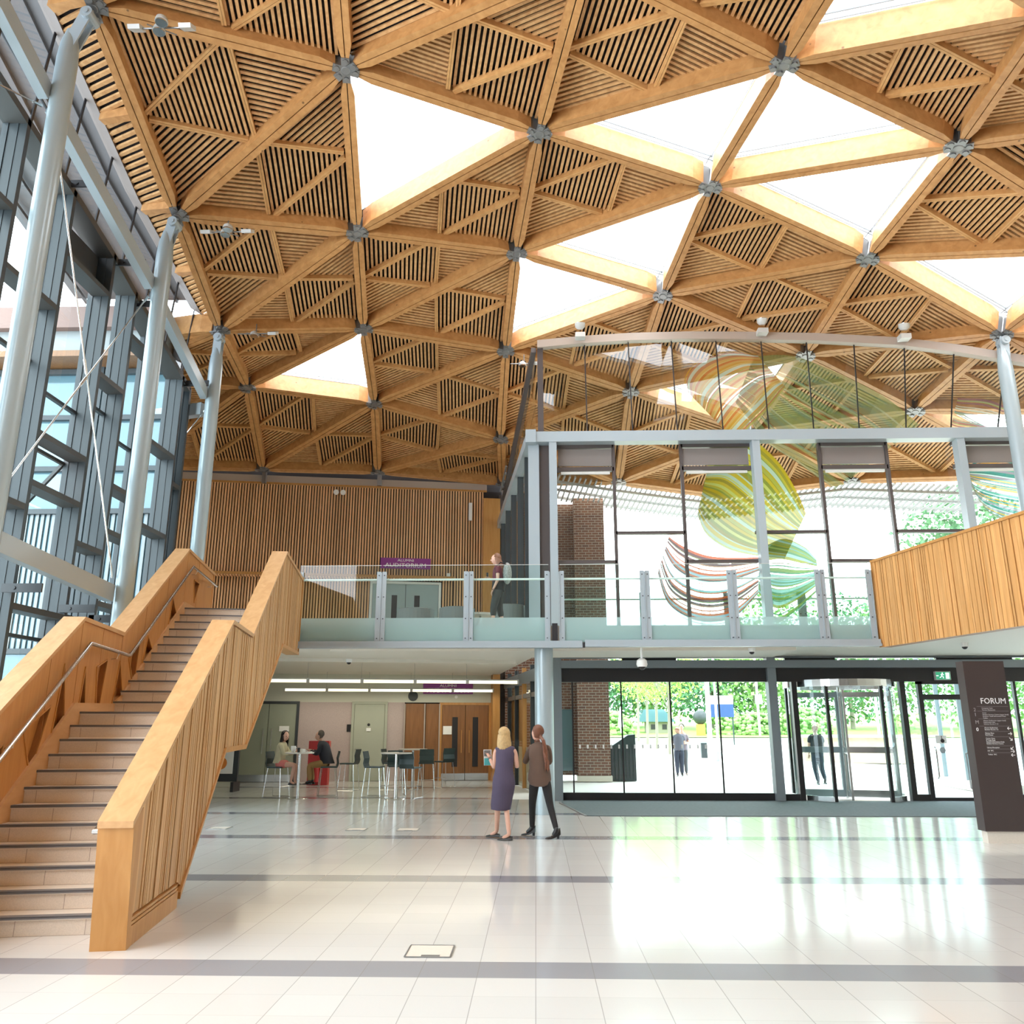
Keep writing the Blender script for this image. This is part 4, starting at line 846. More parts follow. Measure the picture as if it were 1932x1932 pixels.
# accessible swing door
ad = thing('door_5', (9.75, YG, 0), 'black framed glass side door with wheelchair sign right of the revolving door', kind='structure')
fr = MB()
for x in (9.13, 10.38): fr.box(x-.05, x+.05, YG-.06, YG+.06, 0, 2.70)
fr.box(9.18, 10.33, YG-.06, YG+.06, 2.28, 2.40); fr.box(9.08, 10.4, YG-.06, YG+.06, 2.64, 2.70); fr.box(9.18, 10.33, YG-.03, YG+.03, 0, .08); obj('door_frame', fr, M['black'], ad)
lf = obj('door_leaf', MB().add([(9.2,YG,.08),(10.32,YG,.08),(10.32,YG,2.28),(9.2,YG,2.28)], [(0,1,2,3)]), M['glassl'], ad)
obj('fanlight', MB().add([(9.2,YG,2.4),(10.32,YG,2.4),(10.32,YG,2.64),(9.2,YG,2.64)], [(0,1,2,3)]), M['glassl'], ad)
obj('door_handle', MB().tube([(9.32, YG-.02, .5), (9.32, YG-.08, .55), (9.32, YG-.08, 1.15), (9.32, YG-.02, 1.2)], .018, 8), M['chrome'], lf)
obj('door_bar', MB().tube([(10.1, YG-.02, .25), (10.0, YG-.10, .3), (9.98, YG-.10, 1.05), (10.1, YG-.1, 1.12), (10.3, YG-.1, 1.12)], .02, 8), M['galv'], lf)
st_ = obj('accessibility_sticker', MB().box(9.37, 9.62, YG-.012, YG-.006, 1.28, 1.46), M['white'], lf)
wc = MB(); wc.lathe((9.52, YG-.02, 1.34), [(.045, 0), (.045, .006)], 14, ax=(0, 1, 0)); wc.lathe((9.505, YG-.02, 1.435), [(.012, 0), (.012, .006)], 10, ax=(0, 1, 0)); wc.bar((9.505, YG-.018, 1.42), (9.505, YG-.018, 1.37), .012, .008); wc.bar((9.505, YG-.018, 1.37), (9.54, YG-.018, 1.36), .012, .008)
obj('wheelchair_symbol', wc, M['black'], st_); obj('push_sticker', MB().lathe((9.5, YG-.012, 1.13), [(.07, 0), (.07, .005)], 18, ax=(0, 1, 0)), M['steel'], lf)
# exit sign
ex = thing('exit_sign', (9.66, YG-.16, 2.72), 'green illuminated running man exit sign above the glass side door', 'sign')
obj('case', MB().box(9.48, 9.84, YG-.16, YG-.08, 2.73, 2.93), M['lampw'], ex); f = obj('face', MB().box(9.495, 9.825, YG-.166, YG-.16, 2.745, 2.915), M['exit'], ex)
g = MB(); y0, y1 = YG-.172, YG-.166; g.box(9.72, 9.80, y0, y1, 2.76, 2.90); g.lathe((9.645, y1, 2.892), [(.012, 0), (.012, -.006)], 10, ax=(0, 1, 0))
for a, b in (((9.64, 2.875), (9.625, 2.83)), ((9.64, 2.87), (9.675, 2.85)), ((9.635, 2.868), (9.605, 2.852)), ((9.625, 2.83), (9.66, 2.805)), ((9.66, 2.805), (9.655, 2.77)), ((9.625, 2.83), (9.605, 2.80)), ((9.605, 2.80), (9.575, 2.785))): g.bar((a[0], y0+.003, a[1]), (b[0], y0+.003, b[1]), .014, .006, V((0, 1, 0)))
g.bar((9.50, y0+.003, 2.83), (9.55, y0+.003, 2.83), .018, .006, V((0, 1, 0)))
obj('pictogram', g, M['exitw'], f)
# entrance matting and floor boxes
tag(obj('entrance_mat', MB().prism([(.62, 20.1, .004), (.55, 19.5, .004), (.97, 16.68, .004), (12.5, 16.8, .004), (12.5, 20.1, .004)], (0, 0, .008)), M['mat']), 'large dark grey entrance mat in front of the revolving door', 'mat')
tag(obj('trim_5', MB().bar((.53, 19.5, .008), (.95, 16.68, .008), .05, .012), M['galv']), 'steel edge strip along the slanting side of the entrance mat', kind='structure')
def hatch(x0, x1, y0, y1, lab):
    o = thing('floor_box', ((x0+x1)/2, (y0+y1)/2, .001), lab, 'floor box', 'service hatches set in the floor')
    obj('lid', MB().box(x0, x1, y0, y1, .001, .005), M['tread'], o); mb = MB()
    for a, b in (((x0,y0),(x1,y0)),((x1,y0),(x1,y1)),((x1,y1),(x0,y1)),((x0,y1),(x0,y0))): mb.bar((*a, .005), (*b, .005), .010, .006)
    obj('rim', mb, M['galv'], o); obj('grip_slot', MB().box((x0+x1)/2-.05, (x0+x1)/2+.09, y0+.02, y0+.05, .005, .008), M['galv'], o)
hatch(-.99, -.65, 6.70, 7.04, 'floor service hatch nearest the camera, just beyond the near grey tile band')
hatch(-5.53, -5.2, 14.42, 14.78, 'floor service hatch on the left, close to the underside of the staircase')
hatch(-2.31, -1.97, 14.3, 14.66, 'floor service hatch left of the woman in the dark dress')
hatch(-3.16, -2.85, 14.33, 14.64, 'faint floor service hatch, middle one of the three in a row behind the grey band')
# security cameras
o = thing('security_camera', (2.17, 17.0, 2.78), 'white dome security camera on a stalk under the balcony edge', 'camera')
obj('stalk', MB().tube([(2.17, 17.0, 3.22), (2.17, 17.0, 2.98)], .025, 10), M['white'], o); obj('body', MB().lathe((2.17, 17.0, 2.84), [(.095, 0), (.115, .05), (.10, .13), (.05, .17)], 20), M['white'], o, smooth=True)
obj('dome', MB().ell((2.17, 17.0, 2.845), (.075, .075, .07)), M['black'], o, smooth=True)
for x, y, z, l in ((4.49, 17.3, 3.22, 'small dome camera under the balcony between the stalk camera and the revolving door'), (8.5, 16.6, 3.25, 'small dome camera under the right hand gallery above the directory sign'), (-4.5, 19.9, 3.22, 'dome camera under the seating area ceiling left of the fluorescent lamps')):
    o = thing('dome_camera', (x, y, z-.12), l, 'camera', 'small dome cameras under the mezzanine'); obj('base', MB().lathe((x, y, z-.06), [(.07, 0), (.075, .08)], 16), M['white'], o, smooth=True); obj('dome', MB().ell((x, y, z-.055), (.055, .055, .055)), M['black'], o, smooth=True)
# directory monolith
dg = thing('directory_sign', (6.97, 13.15, 0), 'dark brown monolith directory sign lettered FORUM on a pale plinth', 'sign')
obj('plinth', MB().box(6.64, 7.28, 13.06, 13.22, 0, .17), M['tread'], dg)
bd = obj('board', MB().box(6.60, 7.22, 13.02, 13.24, .17, 2.64), M['monolith'], dg)
fy = 13.017
text('title', 'FORUM', .122, M['lett'], dg, (6.785, fy, 2.0), PI/2, 0, sx=.94)
rows = [(1.945, 'Computer Suite\nTerrace Restaurant', '2', 0), (1.875, 'Costa\nStudent Services Centre (upper level)\nStudents\' Guild Information Point\nToilets', '1', 0), (1.762, 'Alumni Auditorium (upper level)\nExploration Labs\nSeminar Rooms 7-12', 'M', 0),
        (1.655, 'Alumni Auditorium\nSeminar Rooms 1-6', '0', 1), (1.577, 'Market Place\nRed House', '', 2), (1.500, 'Career Zone\nIT Help Desk\nStudent Information Desk\nStudent Services Centre', '', 3), (1.368, 'Library Reception', '', 4), (1.322, 'Lift  WC', '', 2), (1.268, 'Toilets  WC', '', 1)]
for z, body, num, arr in rows:
    mt = M['lett'] if arr else M['lettg2']
    text('line_text', body, .0255, mt, dg, (6.79, fy, z-.02), PI/2, 0, ext=.001)
    if num: text('level_number', num, .075, mt if num == '0' else M['lettg'], dg, (6.665, fy, z-.06), PI/2, 0)
    obj('rule', MB().box(6.72 if num else 6.79, 7.19, fy-.001, fy+.001, z+.012, z+.015), M['lettg'], dg)
    if arr:
        a = MB(); c = V((7.16, fy, z-.02)); an = {1: PI, 2: 0, 3: -PI/4, 4: -3*PI/4}[arr]; d = V((math.cos(an), 0, math.sin(an))); e = V((-d.z, 0, d.x))
        a.bar(c-d*.028, c+d*.028, .008, .004, V((0, 1, 0))); a.bar(c+d*.028, c+d*.006+e*.02, .008, .004, V((0, 1, 0))); a.bar(c+d*.028, c+d*.006-e*.02, .008, .004, V((0, 1, 0))); obj('arrow', a, M['lett'], dg)
# ------------------------------------------------------------------ striped glass sculpture behind the screen
def stripes(name, pal, seed, clear=.25, alpha=.9, n=30):
    rnd = random.Random(seed); m = bpy.data.materials.new(name); m.use_nodes = True; nt = m.node_tree; nt.nodes.clear(); N = nt.nodes.new; L = nt.links.new
    o = N('ShaderNodeOutputMaterial'); uv = N('ShaderNodeUVMap'); sx = N('ShaderNodeSeparateXYZ'); L(uv.outputs[0], sx.inputs[0])
    cr = N('ShaderNodeValToRGB'); ca = N('ShaderNodeValToRGB'); 
    for r in (cr, ca): r.color_ramp.interpolation = 'CONSTANT'
    x = 0.; k = 0
    pos = [0.]
    while len(pos) < n: pos.append(pos[-1]+rnd.choice((.5, .8, 1., 1.8)))
    tot = pos[-1]+1
    for k, p in enumerate(pos):
        for r in (cr, ca):
            if k: r.color_ramp.elements.new(p/tot)
    for r in (cr, ca):
        if len(r.color_ramp.elements) > n: r.color_ramp.elements.remove(r.color_ramp.elements[-1])
    for k in range(len(cr.color_ramp.elements)):
        c = rnd.choice(pal); cr.color_ramp.elements[k].color = (*c, 1); a = 0. if rnd.random() < clear else alpha; ca.color_ramp.elements[k].color = (a, a, a, 1)
    mu = N('ShaderNodeMath'); mu.operation = 'MULTIPLY'; mu.inputs[1].default_value = 1.75; L(sx.outputs[1], mu.inputs[0]); fc = N('ShaderNodeMath'); fc.operation = 'FRACT'; L(mu.outputs[0], fc.inputs[0])
    L(fc.outputs[0], cr.inputs[0]); L(fc.outputs[0], ca.inputs[0])
    df = N('ShaderNodeBsdfDiffuse'); tl = N('ShaderNodeBsdfTranslucent'); tr = N('ShaderNodeBsdfTransparent'); a = N('ShaderNodeMixShader'); b = N('ShaderNodeMixShader')
    L(cr.outputs[0], df.inputs[0]); L(cr.outputs[0], tl.inputs[0]); a.inputs[0].default_value = .6; L(df.outputs[0], a.inputs[1]); L(tl.outputs[0], a.inputs[2])
    L(ca.outputs[0], b.inputs[0]); L(tr.outputs[0], b.inputs[1]); L(a.outputs[0], b.inputs[2]); L(b.outputs[0], o.inputs[0])
    return m
def crv(pts, u):                                      # smooth curve through the points
    n = len(pts)-1; f = min(u*n, n-1e-6); k = int(f); f -= k; p = [pts[max(0, min(n, k+d))] for d in (-1, 0, 1, 2)]
    return tuple(.5*((2*p[1][i])+(-p[0][i]+p[2][i])*f+(2*p[0][i]-5*p[1][i]+4*p[2][i]-p[3][i])*f*f+(-p[0][i]+3*p[1][i]-3*p[2][i]+p[3][i])*f**3) for i in (0, 1))
sculpt = thing('glass_sculpture', (5.5, 19.2, 4.0), 'sculpture of swirling coloured glass stripes hanging behind the big glazed screen', 'sculpture')
ra = thing('glass_sculpture', (11, 19.2, 6.3), 'smaller piece of striped teal glass sculpture at the right edge behind the grey column', 'sculpture')
WHT = (.85, .85, .85)
def swirl(par, top, bot, mat, bulge=.35, y0=19.1, nu=26, nv=20):
    vs = []; fs = []; uvs = []
    for j in range(nv+1):
        for i in range(nu+1):
            u, v = i/nu, j/nv; a, b = crv(top, u), crv(bot, u); vs.append((a[0]*(1-v)+b[0]*v, y0+bulge*math.sin(PI*u)*(.4+.6*math.sin(PI*v)), a[1]*(1-v)+b[1]*v)); uvs.append((u, v))
    for j in range(nv):
        for i in range(nu): k = j*(nu+1)+i; fs.append((k, k+1, k+nu+2, k+nu+1))
    o = obj('striped_sheet', MB().add(vs, fs), mat, par, smooth=True); ul = o.data.uv_layers.new()
    for l in o.data.loops: ul.data[l.index].uv = uvs[l.vertex_index]
    return o
m1 = stripes('stripe_orange', [(.55,.17,.03),(.58,.30,.04),(.62,.46,.16),(.48,.20,.09),(.60,.36,.10),(.52,.58,.50),(.42,.36,.10)], 3, .06, .95)
m2 = stripes('stripe_green_haze', [(.16,.22,.07),(.24,.30,.10),(.14,.26,.16),(.32,.36,.22),(.20,.22,.10)], 5, .15, .6)
m3 = stripes('stripe_yellow', [(.42,.32,.015),(.34,.36,.06),(.46,.50,.14),(.20,.25,.04),(.38,.52,.44),(.46,.38,.03),(.26,.24,.03)], 8, .04, .95)
m4 = stripes('stripe_coral', [(.70,.14,.04),(.58,.26,.14),(.16,.06,.07),(.25,.55,.55),(.30,.38,.12),(.40,.55,.68),(.60,.22,.12)], 11, .30, .97)
m5 = stripes('stripe_lime', [(.10,.30,.15),(.34,.38,.05),(.20,.28,.06),(.35,.60,.55),(.12,.42,.45),(.24,.36,.08)], 14, .22, .97)
m6 = stripes('stripe_teal', [(.05,.26,.24),(.10,.36,.30),(.70,.36,.05),(.18,.36,.50),(.30,.28,.34),(.55,.80,.72),(.04,.22,.20)], 17, .12, .95)
swirl(sculpt, [(3.83,9.75),(3.83,10.2),(4.21,10.66),(4.89,10.86),(5.62,10.74)], [(4.93,8.43),(5.42,8.91),(5.84,9.32),(6.2,9.75),(6.27,9.84)], m1)
swirl(sculpt, [(5.6,10.75),(6.63,10.77),(7.89,10.2),(8.86,9.57),(9.5,8.86)], [(5.05,9.5),(5.35,9.1),(5.74,8.49),(6.5,7.9),(7.3,7.2)], m2, .25, 19.25)
swirl(sculpt, [(4.35,8.2),(5.2,8.6),(5.95,8.0),(6.35,7.2),(6.5,6.6)], [(3.92,6.62),(4.10,6.15),(4.55,5.8),(5.1,5.62),(5.9,5.5)], m3, .35, 19.15)
swirl(sculpt, [(3.21,6.07),(3.68,5.83),(4.3,5.63),(5.29,5.56)], [(2.88,5.13),(3.13,4.37),(3.83,3.98),(4.63,4.06),(5.2,4.62)], m4, .42, 19.1)
swirl(sculpt, [(5.33,5.72),(5.95,6.01),(6.44,5.81),(6.66,5.49)], [(5.21,4.43),(5.6,3.95),(6.05,4.2),(6.69,4.77)], m5, .3, 19.2)
swirl(ra, [(10.3,7.69),(11.09,7.96),(12.1,7.75)], [(10.51,7.32),(10.9,6.59),(12.0,6.1)], m6, .4)
swirl(ra, [(10.45,9.5),(11.31,9.47),(12.07,8.97)], [(10.1,8.5),(10.88,8.45),(11.94,8.4)], stripes('stripe_plum', [(.25,.10,.14),(.20,.40,.36),(.36,.44,.20),(.70,.75,.72)], 21, .4, .8), .3)
# ------------------------------------------------------------------ unseen enclosure behind the camera and on the right, added to lower hall light
tag(obj('wall_south', MB().box(-9, 17, -7.2, -7, 0, 14), M['rearw']), 'unseen dark wall behind the viewer, added to cut frontal light', kind='structure')
tag(obj('wall_east', MB().box(17, 17.2, -7, 20.2, 0, 14), M['cream']), 'unseen cream wall beyond the right edge, added to cut side light', kind='structure')
tag(obj('ceiling_rear', MB().prism([(-9, -7.2, 13.2), (17.2, -7.2, 13.2), (17.2, 9.5, 10.4), (15.2, 11.5, 10), (10.84, 11.0, 11.5), (7.4, 9.4, 11.9), (4.29, 7.7, 11.9), (.93, 6.2, 13.3), (-2.64, 4.9, 13.4), (-9, 3.6, 13.2)], (0, 0, .3)), M['rib']), 'unseen timber roof over the near end, added to cut light from the sky', kind='structure')
# ------------------------------------------------------------------ outside
gv = []; gf = []; gy = [(20.3, -.02), (30, -.02), (36, .53), (45, .92), (52, 1.22)]
tag(obj('ground_paving', MB().add([(x, y, z) for y, z in gy for x in (-6, 60)], [(2*k, 2*k+1, 2*k+3, 2*k+2) for k in range(4)]), M['paving'], base=(10, 30, 0)), 'pale stone paving of the sunlit plaza outside', kind='structure')
tag(obj('ground_lawn', MB().add([(x, y, z) for y, z in ((48, 1.09), (52, 1.25), (95, 3.0)) for x in (-30, 110)], [(0, 1, 3, 2), (2, 3, 5, 4)]), M['grass'], base=(10, 50, 1)), 'strip of lawn beyond the plaza', kind='structure')
bw = MB(); bw.box(1.32, 2.34, 26.9, 27.9, .17, 9.2); bw.box(-1.0, 1.32, 27.35, 27.9, .17, 9.1)
br = thing('brick_pier', (1.2, 27.4, 0), 'red brick pier standing outside behind the left end of the glazed screen', 'wall')
obj('brickwork', bw, M['brick'], br); obj('plinth', MB().box(1.28, 2.38, 26.86, 27.9, 0, .17), M['tread'], br); obj('dark_window', MB().box(.3, 1.2, 27.3, 27.36, .3, 2.2), M['sidegl'], br)
bn = thing('waste_container', (2.75, 27.6, 0), 'large dark green slatted container beside the brick pier outside', 'bin')
mb = MB().prism([(2.36, 27.3, 0), (3.18, 27.3, 0), (3.18, 27.3, 1.42), (2.95, 27.3, 1.40), (2.45, 27.3, 1.08), (2.36, 27.3, 1.08)], (0, .8, 0)); obj('body', mb, M['seatg'], bn)
mb = MB()
for k in range(7): mb.box(2.4+k*.115, 2.47+k*.115, 27.28, 27.3, .06, 1.02)
obj('slat_front', mb, M['anthra'], bn)
def tree(name, x, y, z, h, r, mt, label, grp, trunk=.09, n=7, seed=1, low=.35):
    rnd = random.Random(seed); o = thing(name, (x, y, z), label, 'tree', grp)
    tb = MB().tube([(x, y, z), (x+.05, y, z+h*.4), (x, y, z+h*.8)], [trunk, trunk*.8, trunk*.3], 8)
    for k in range(4): a = k*1.7+seed; tb.tube([(x, y, z+h*(.35+.06*k)), (x+math.cos(a)*r*.5, y+math.sin(a)*r*.5, z+h*(.55+.08*k))], [trunk*.4, .015], 6)
    obj('trunk', tb, M['bark'], o); mb = MB(); N_ = n*190
    for k in range(N_):                               # leaves spread through the lumpy crown
        u = rnd.random()*2*PI; v = rnd.uniform(-1, 1); q = rnd.random()**.4; w_ = math.sqrt(1-v*v)
        lump = 1+.24*math.sin(3*u+seed)*math.cos(4*v+seed); c = V((x+math.cos(u)*w_*r*q*lump, y+math.sin(u)*w_*r*q*lump, z+h*(low+1)/2+v*q*h*(1-low)/2))
        s = (.07 if r < 2.5 else .15)*rnd.uniform(.7, 1.4); d1 = V((rnd.gauss(0,1), rnd.gauss(0,1), rnd.gauss(0,1))).normalized(); d2 = d1.cross(V((rnd.gauss(0,1), rnd.gauss(0,1), rnd.gauss(0,1)))).normalized()*.7
        mb.add([c+d1*s, c+d2*s, c-d1*s, c-d2*s], [(0, 1, 2, 3)])
    obj('crown', mb, mt, o); return o
for k, (x, y, z) in enumerate([(5.62, 36, .54), (5.52, 39, .68), (5.49, 42, .81), (5.41, 45, .92)]):
    tree('plaza_tree', x, y, z, 5.4, 1.75, M['leaf1'], '%s slender tree in the row of light green trees on the plaza' % ('nearest', 'second', 'third', 'farthest')[k], 'row of light green plaza trees', .07, 6, k+2, .36)
bg_t = [(1, 58, 6.5, 3.5), (5, 60, 7, 3.6), (8.5, 62, 6.8, 3.6), (12, 58, 7, 3.4), (14.5, 56, 7.5, 3.4), (17.5, 60, 9.8, 4.2), (21.5, 58, 9.4, 4.0), (25, 60, 9, 4.4), (29, 58, 8.2, 4), (33.5, 57, 8, 4.2), (38, 58, 8, 4.4)]
wd = ('first', 'second', 'third', 'fourth', 'fifth', 'sixth', 'seventh', 'eighth', 'ninth', 'tenth', 'eleventh')
for k, (x, y, h, r) in enumerate(bg_t):
    tree('broadleaf_tree', x, y, 1.5, h, r, M['leaf2'] if k in (0, 1, 3, 6) else M['leaf3'], '%s tree from the left in the dense tree line beyond the lawn' % wd[k], 'tree line beyond the lawn', .16, 15, k+20, .02)
tree('broadleaf_tree', 23.2, 44, .9, 13.6, 3.2, M['leaf2'], 'tall tree showing above the timber gallery balustrade through the upper glass', None, .2, 14, 77, .5)
for k, (x, y, h, r) in enumerate([(4.6, 51, 1.3, 1.2), (11.3, 51.5, 1.5, 1.4), (13.2, 51, 1.2, 1.3), (16.2, 51.5, 1.5, 1.6)]):
    o = thing('shrub', (x, y, 1.25), '%s rounded shrub from the left at the edge of the lawn' % wd[k], 'shrub', 'shrubs at the edge of the lawn'); mb = MB(); rnd = random.Random(k)
    for q in range(150):
        u = rnd.random()*2*PI; v = rnd.random(); c = V((x+math.cos(u)*r*math.sqrt(1-v*v), y+math.sin(u)*r*.7*math.sqrt(1-v*v), 1.2+v*h)); s = .18; mb.ell(c, (s, s, s*.7), 5, 4)
    obj('foliage', mb, M['leaf3'], o)
def pole(x, y, z, h, r, label): tag(obj('flagpole', MB().tube([(x, y, z), (x, y, z+h)], [r, r*.6], 10), M['white']), label, 'pole', 'white poles on the plaza')
pole(7.28, 36, .53, 8, .06, 'leftmost and nearest white pole on the plaza'); pole(8.0, 39, .66, 8, .05, 'white pole just left of the blue and white board'); pole(8.5, 40, .7, 8, .06, 'white pole in front of the blue and white board')
o = thing('lamp_post', (13.1, 50, 1.17), 'white lamp post carrying a small green square sign', 'post'); obj('post', MB().tube([(13.1, 50, 1.17), (13.1, 50, 9)], .07, 8), M['white'], o); obj('sign_panel', MB().box(12.95, 13.35, 49.9, 49.95, 2.95, 3.5), M['exitw2'] if 'exitw2' in M else M['grass'], o)
o = thing('site_board', (9.15, 42, .8), 'free standing notice board, white above dark blue, on two posts outside', 'sign')
obj('white_panel', MB().box(8.6, 9.8, 42, 42.05, 2.74, 3.16), M['white'], o); obj('blue_panel', MB().box(8.6, 9.8, 42, 42.05, 2.12, 2.74), plain('navy', (.02, .06, .18), .5), o)
for x in (8.66, 9.74): obj('leg', MB().box(x-.03, x+.03, 42.05, 42.1, .78, 3.1), M['seatg'], o)
o = thing('ball_sculpture', (9.67, 50, 1.2), 'dark grey ball on an orange timber plinth outside', 'sculpture'); obj('ball', MB().ell((9.67, 50, 2.2), (.42, .42, .42)), M['anthra'], o, smooth=True); obj('plinth', MB().box(9.45, 9.9, 49.8, 50.2, 1.17, 1.8), plain('orange_wood', (.62, .30, .05), .6), o)
o = thing('pavilion', (7.5, 53, 1.2), 'small timber pavilion with a pale roof behind the plaza trees', 'building'); obj('walls', MB().box(6.9, 8.3, 52.5, 54, 1.2, 1.95), M['bark'], o); obj('roof', MB().prism([(6.3, 52.3, 1.95), (8.6, 52.3, 1.95), (7.9, 52.3, 2.7), (6.7, 52.3, 2.7)], (0, 2, 0)), M['sidegl'], o)
for x in (7.1, 7.8): obj('window', MB().box(x, x+.28, 52.48, 52.5, 1.5, 1.8), M['black'], o)
o = thing('litter_bin', (6.85, 35, .43), 'slim grey litter bin with a blue band on the plaza', 'bin'); obj('body', MB().box(6.73, 6.97, 34.9, 35.1, .43, 1.02), M['anthra'], o); obj('band', MB().box(6.72, 6.98, 34.89, 35.11, 1.02, 1.12), M['blue'], o)
tag(obj('waste_basket', MB().lathe((7.2, 34, .35), [(.10, 0), (.14, .35)], 12), M['steel']), 'small pale conical basket at the foot of the nearest white pole', 'basket')
tag(obj('parasol', MB().lathe((5.0, 50, 1.3), [(.03, 0), (.03, .2), (.16, .35), (.12, .9), (.03, 1.5)], 12), M['white']), 'folded white parasol left of the plaza trees', 'parasol')
w_ = thing('garden_wall', (12, 34, .3), 'low pale stone garden wall outside, right of the man with the backpack', 'wall'); obj('stonework', MB().prism([(10.6, 34, .3), (13.6, 33, .3), (15, 33.5, .3), (15, 34.2, .3), (13.6, 33.6, .3), (10.6, 34.6, .3)], (0, 0, .95)), plain('sandstone', (.55, .42, .30), .8, noise=.2, nscale=5), w_); obj('coping', MB().prism([(10.5, 33.9, 1.25), (13.6, 32.9, 1.25), (15.1, 33.4, 1.25), (15.1, 34.3, 1.25), (13.6, 33.7, 1.25), (10.5, 34.7, 1.25)], (0, 0, .1)), M['tread'], w_)
# curved glazed facade running away outside on the right
cf = thing('window_7', (12.4, 27, 0), 'curved glazed facade running away outside to the right of the entrance', kind='structure')
cp = [(12.6, 20.6), (11.95, 22.2), (11.8, 23.8), (12.0, 25.5), (12.3, 27.2), (12.9, 30), (13.8, 33.2), (15.0, 37), (16.2, 40.5)]
for a, b in zip(cp, cp[1:]): obj('pane', MB().add([(*a, .25), (*b, .25), (*b, 5.2), (*a, 5.2)], [(0, 1, 2, 3)]), M['glassl'], cf); obj('mullion', MB().bar((*b, .2), (*b, 5.2), .05, .12, V((1, 0, 0))), M['steel'], cf); obj('kerb', MB().bar((*a, .12), (*b, .12), .2, .26), M['tread'], cf)
# ------------------------------------------------------------------ seating area furniture
def stool(name):
    t = thing(name, (0, 0, 0)); L = dict(parent=t, local=True)
    obj('seat', MB().prism([(-.21, -.20, .68), (.21, -.20, .68), (.20, .2, .68), (-.20, .2, .68)], (0, 0, .035)), M['seatg'], **L)
    mb = MB(); pr = [(.19, .70), (.215, .78), (.20, .90), (.24, 1.07)]
    for (y0, z0), (y1, z1) in zip(pr, pr[1:]): mb.hexa([(-.20, y0, z0), (.20, y0, z0), (.20, y0+.022, z0), (-.20, y0+.022, z0), (-.19, y1, z1), (.19, y1, z1), (.19, y1+.022, z1), (-.19, y1+.022, z1)])
    obj('backrest', mb, M['seatg'], **L)
    for sx in (-1, 1):
        for sy in (-1, 1): obj('leg', MB().tube([(sx*.18, sy*.17, .68), (sx*.23, sy*.23, .01)], .009, 6), M['chrome'], **L)
        obj('floor_runner', MB().tube([(sx*.23, -.23, .01), (sx*.23, .23, .01)], .009, 6), M['chrome'], **L)
    obj('footrest', MB().tube([(-.215, -.215, .25), (.215, -.215, .25)], .011, 6), M['chrome'], **L)
    return t
s0 = stool('bar_stool'); first = True
SP = [(-6.35, 20.9, 1.35, 'bar stool carrying the seated woman with the pink skirt'), (-5.15, 21.1, -1.25, 'bar stool carrying the seated man in the dark jacket'), (-5.05, 23.0, -1.7, 'empty bar stool standing behind the seated man'),
      (-4.0, 21.1, 1.45, 'leftmost empty bar stool in front of the toilet door, facing the high table'), (-3.95, 23.3, 1.4, 'empty bar stool behind and right of the leftmost one, by the pink panel'), (-3.05, 20.75, 2.8, 'bar stool with its back to the camera at the front high table'),
      (-3.0, 23.3, 3.3, 'bar stool with its back to the camera at the rear high table'), (-2.62, 24.3, -2.4, 'rightmost bar stool in front of the brown double doors'), (-3.55, 21.6, .3, 'bar stool half hidden behind the front high table')]
for x, y, rz, l in SP:
    c = s0 if first else copy_tree(s0); first = False; c.location = (x, y, 0); c.rotation_euler = (0, 0, rz); tag(c, l, 'stool', 'dark green bar stools in the seating area')
def table(x, y, r, label):
    t = thing('high_table', (x, y, 0), label, 'table', 'round high tables in the seating area')
    obj('table_top', MB().lathe((x, y, 1.03), [(r-.01, 0), (r, .01), (r, .03)], 28), M['tabletop'], t); obj('column', MB().tube([(x, y, .03), (x, y, 1.03)], .035, 12), M['chrome'], t, smooth=True); obj('base', MB().lathe((x, y, 0), [(.26, 0), (.25, .015), (.05, .04)], 24), M['chrome'], t, smooth=True)
table(-5.72, 20.5, .34, 'high table with cups between the seated woman and man'); table(-3.36, 20.45, .38, 'front empty high table left of centre in the seating area'); table(-3.45, 23.8, .40, 'rear empty high table in front of the dark timber panels')
def cup(x, y, label, r=.04, h=.08, name='cup'):
    o = thing(name, (x, y, 1.06), label, 'cup', 'white crockery on the high table'); obj('body', MB().lathe((x, y, 1.06), [(r*.7, 0), (r, h*.5), (r, h)], 14), M['white'], o, smooth=True)
    obj('handle', MB().tube([(x+r, y, 1.06+h*.75), (x+r*1.7, y, 1.06+h*.6), (x+r, y, 1.06+h*.25)], .007, 6), M['white'], o)
cup(-5.86, 20.42, 'large white jug on the high table in front of the seated woman', .06, .15, 'jug'); cup(-5.70, 20.55, 'white cup standing behind the white jug on the table'); cup(-5.60, 20.40, 'white cup in front of the seated man')
tag(obj('glass_of_cola', MB().lathe((-5.72, 20.38, 1.06), [(.03, 0), (.035, .11)], 12), M['black']), 'small dark tumbler between the white jug and the man', 'glass')
tag(obj('newspaper', MB().box(-5.58, -5.46, 20.48, 20.66, 1.062, 1.075), M['white']), 'folded white paper on the high table', 'paper')
o = thing('poster_stand', (-8.2, 22.6, 0), 'poster stand with a red drink advertisement half hidden by the stair', 'sign')
obj('frame', MB().box(-9.3, -7.95, 22.6, 22.7, .25, 1.5), M['anthra'], o); ps = obj('poster', MB().box(-9.2, -8.08, 22.58, 22.6, .45, 1.45), M['white'], o)
obj('red_glass_print', MB().prism([(-8.75, 22.575, .8), (-8.45, 22.575, .8), (-8.35, 22.575, 1.4), (-8.8, 22.575, 1.4)], (0, .004, 0)), M['red'], ps); obj('orange_print', MB().lathe((-8.4, 22.578, .72), [(.16, 0), (.16, .004)], 18, ax=(0, -1, 0)), plain('orange_print', (.7, .22, .04), .5), ps)
for x in (-9.2, -8.0): obj('foot', MB().box(x-.04, x+.04, 22.4, 22.9, 0, .25), M['black'], o)
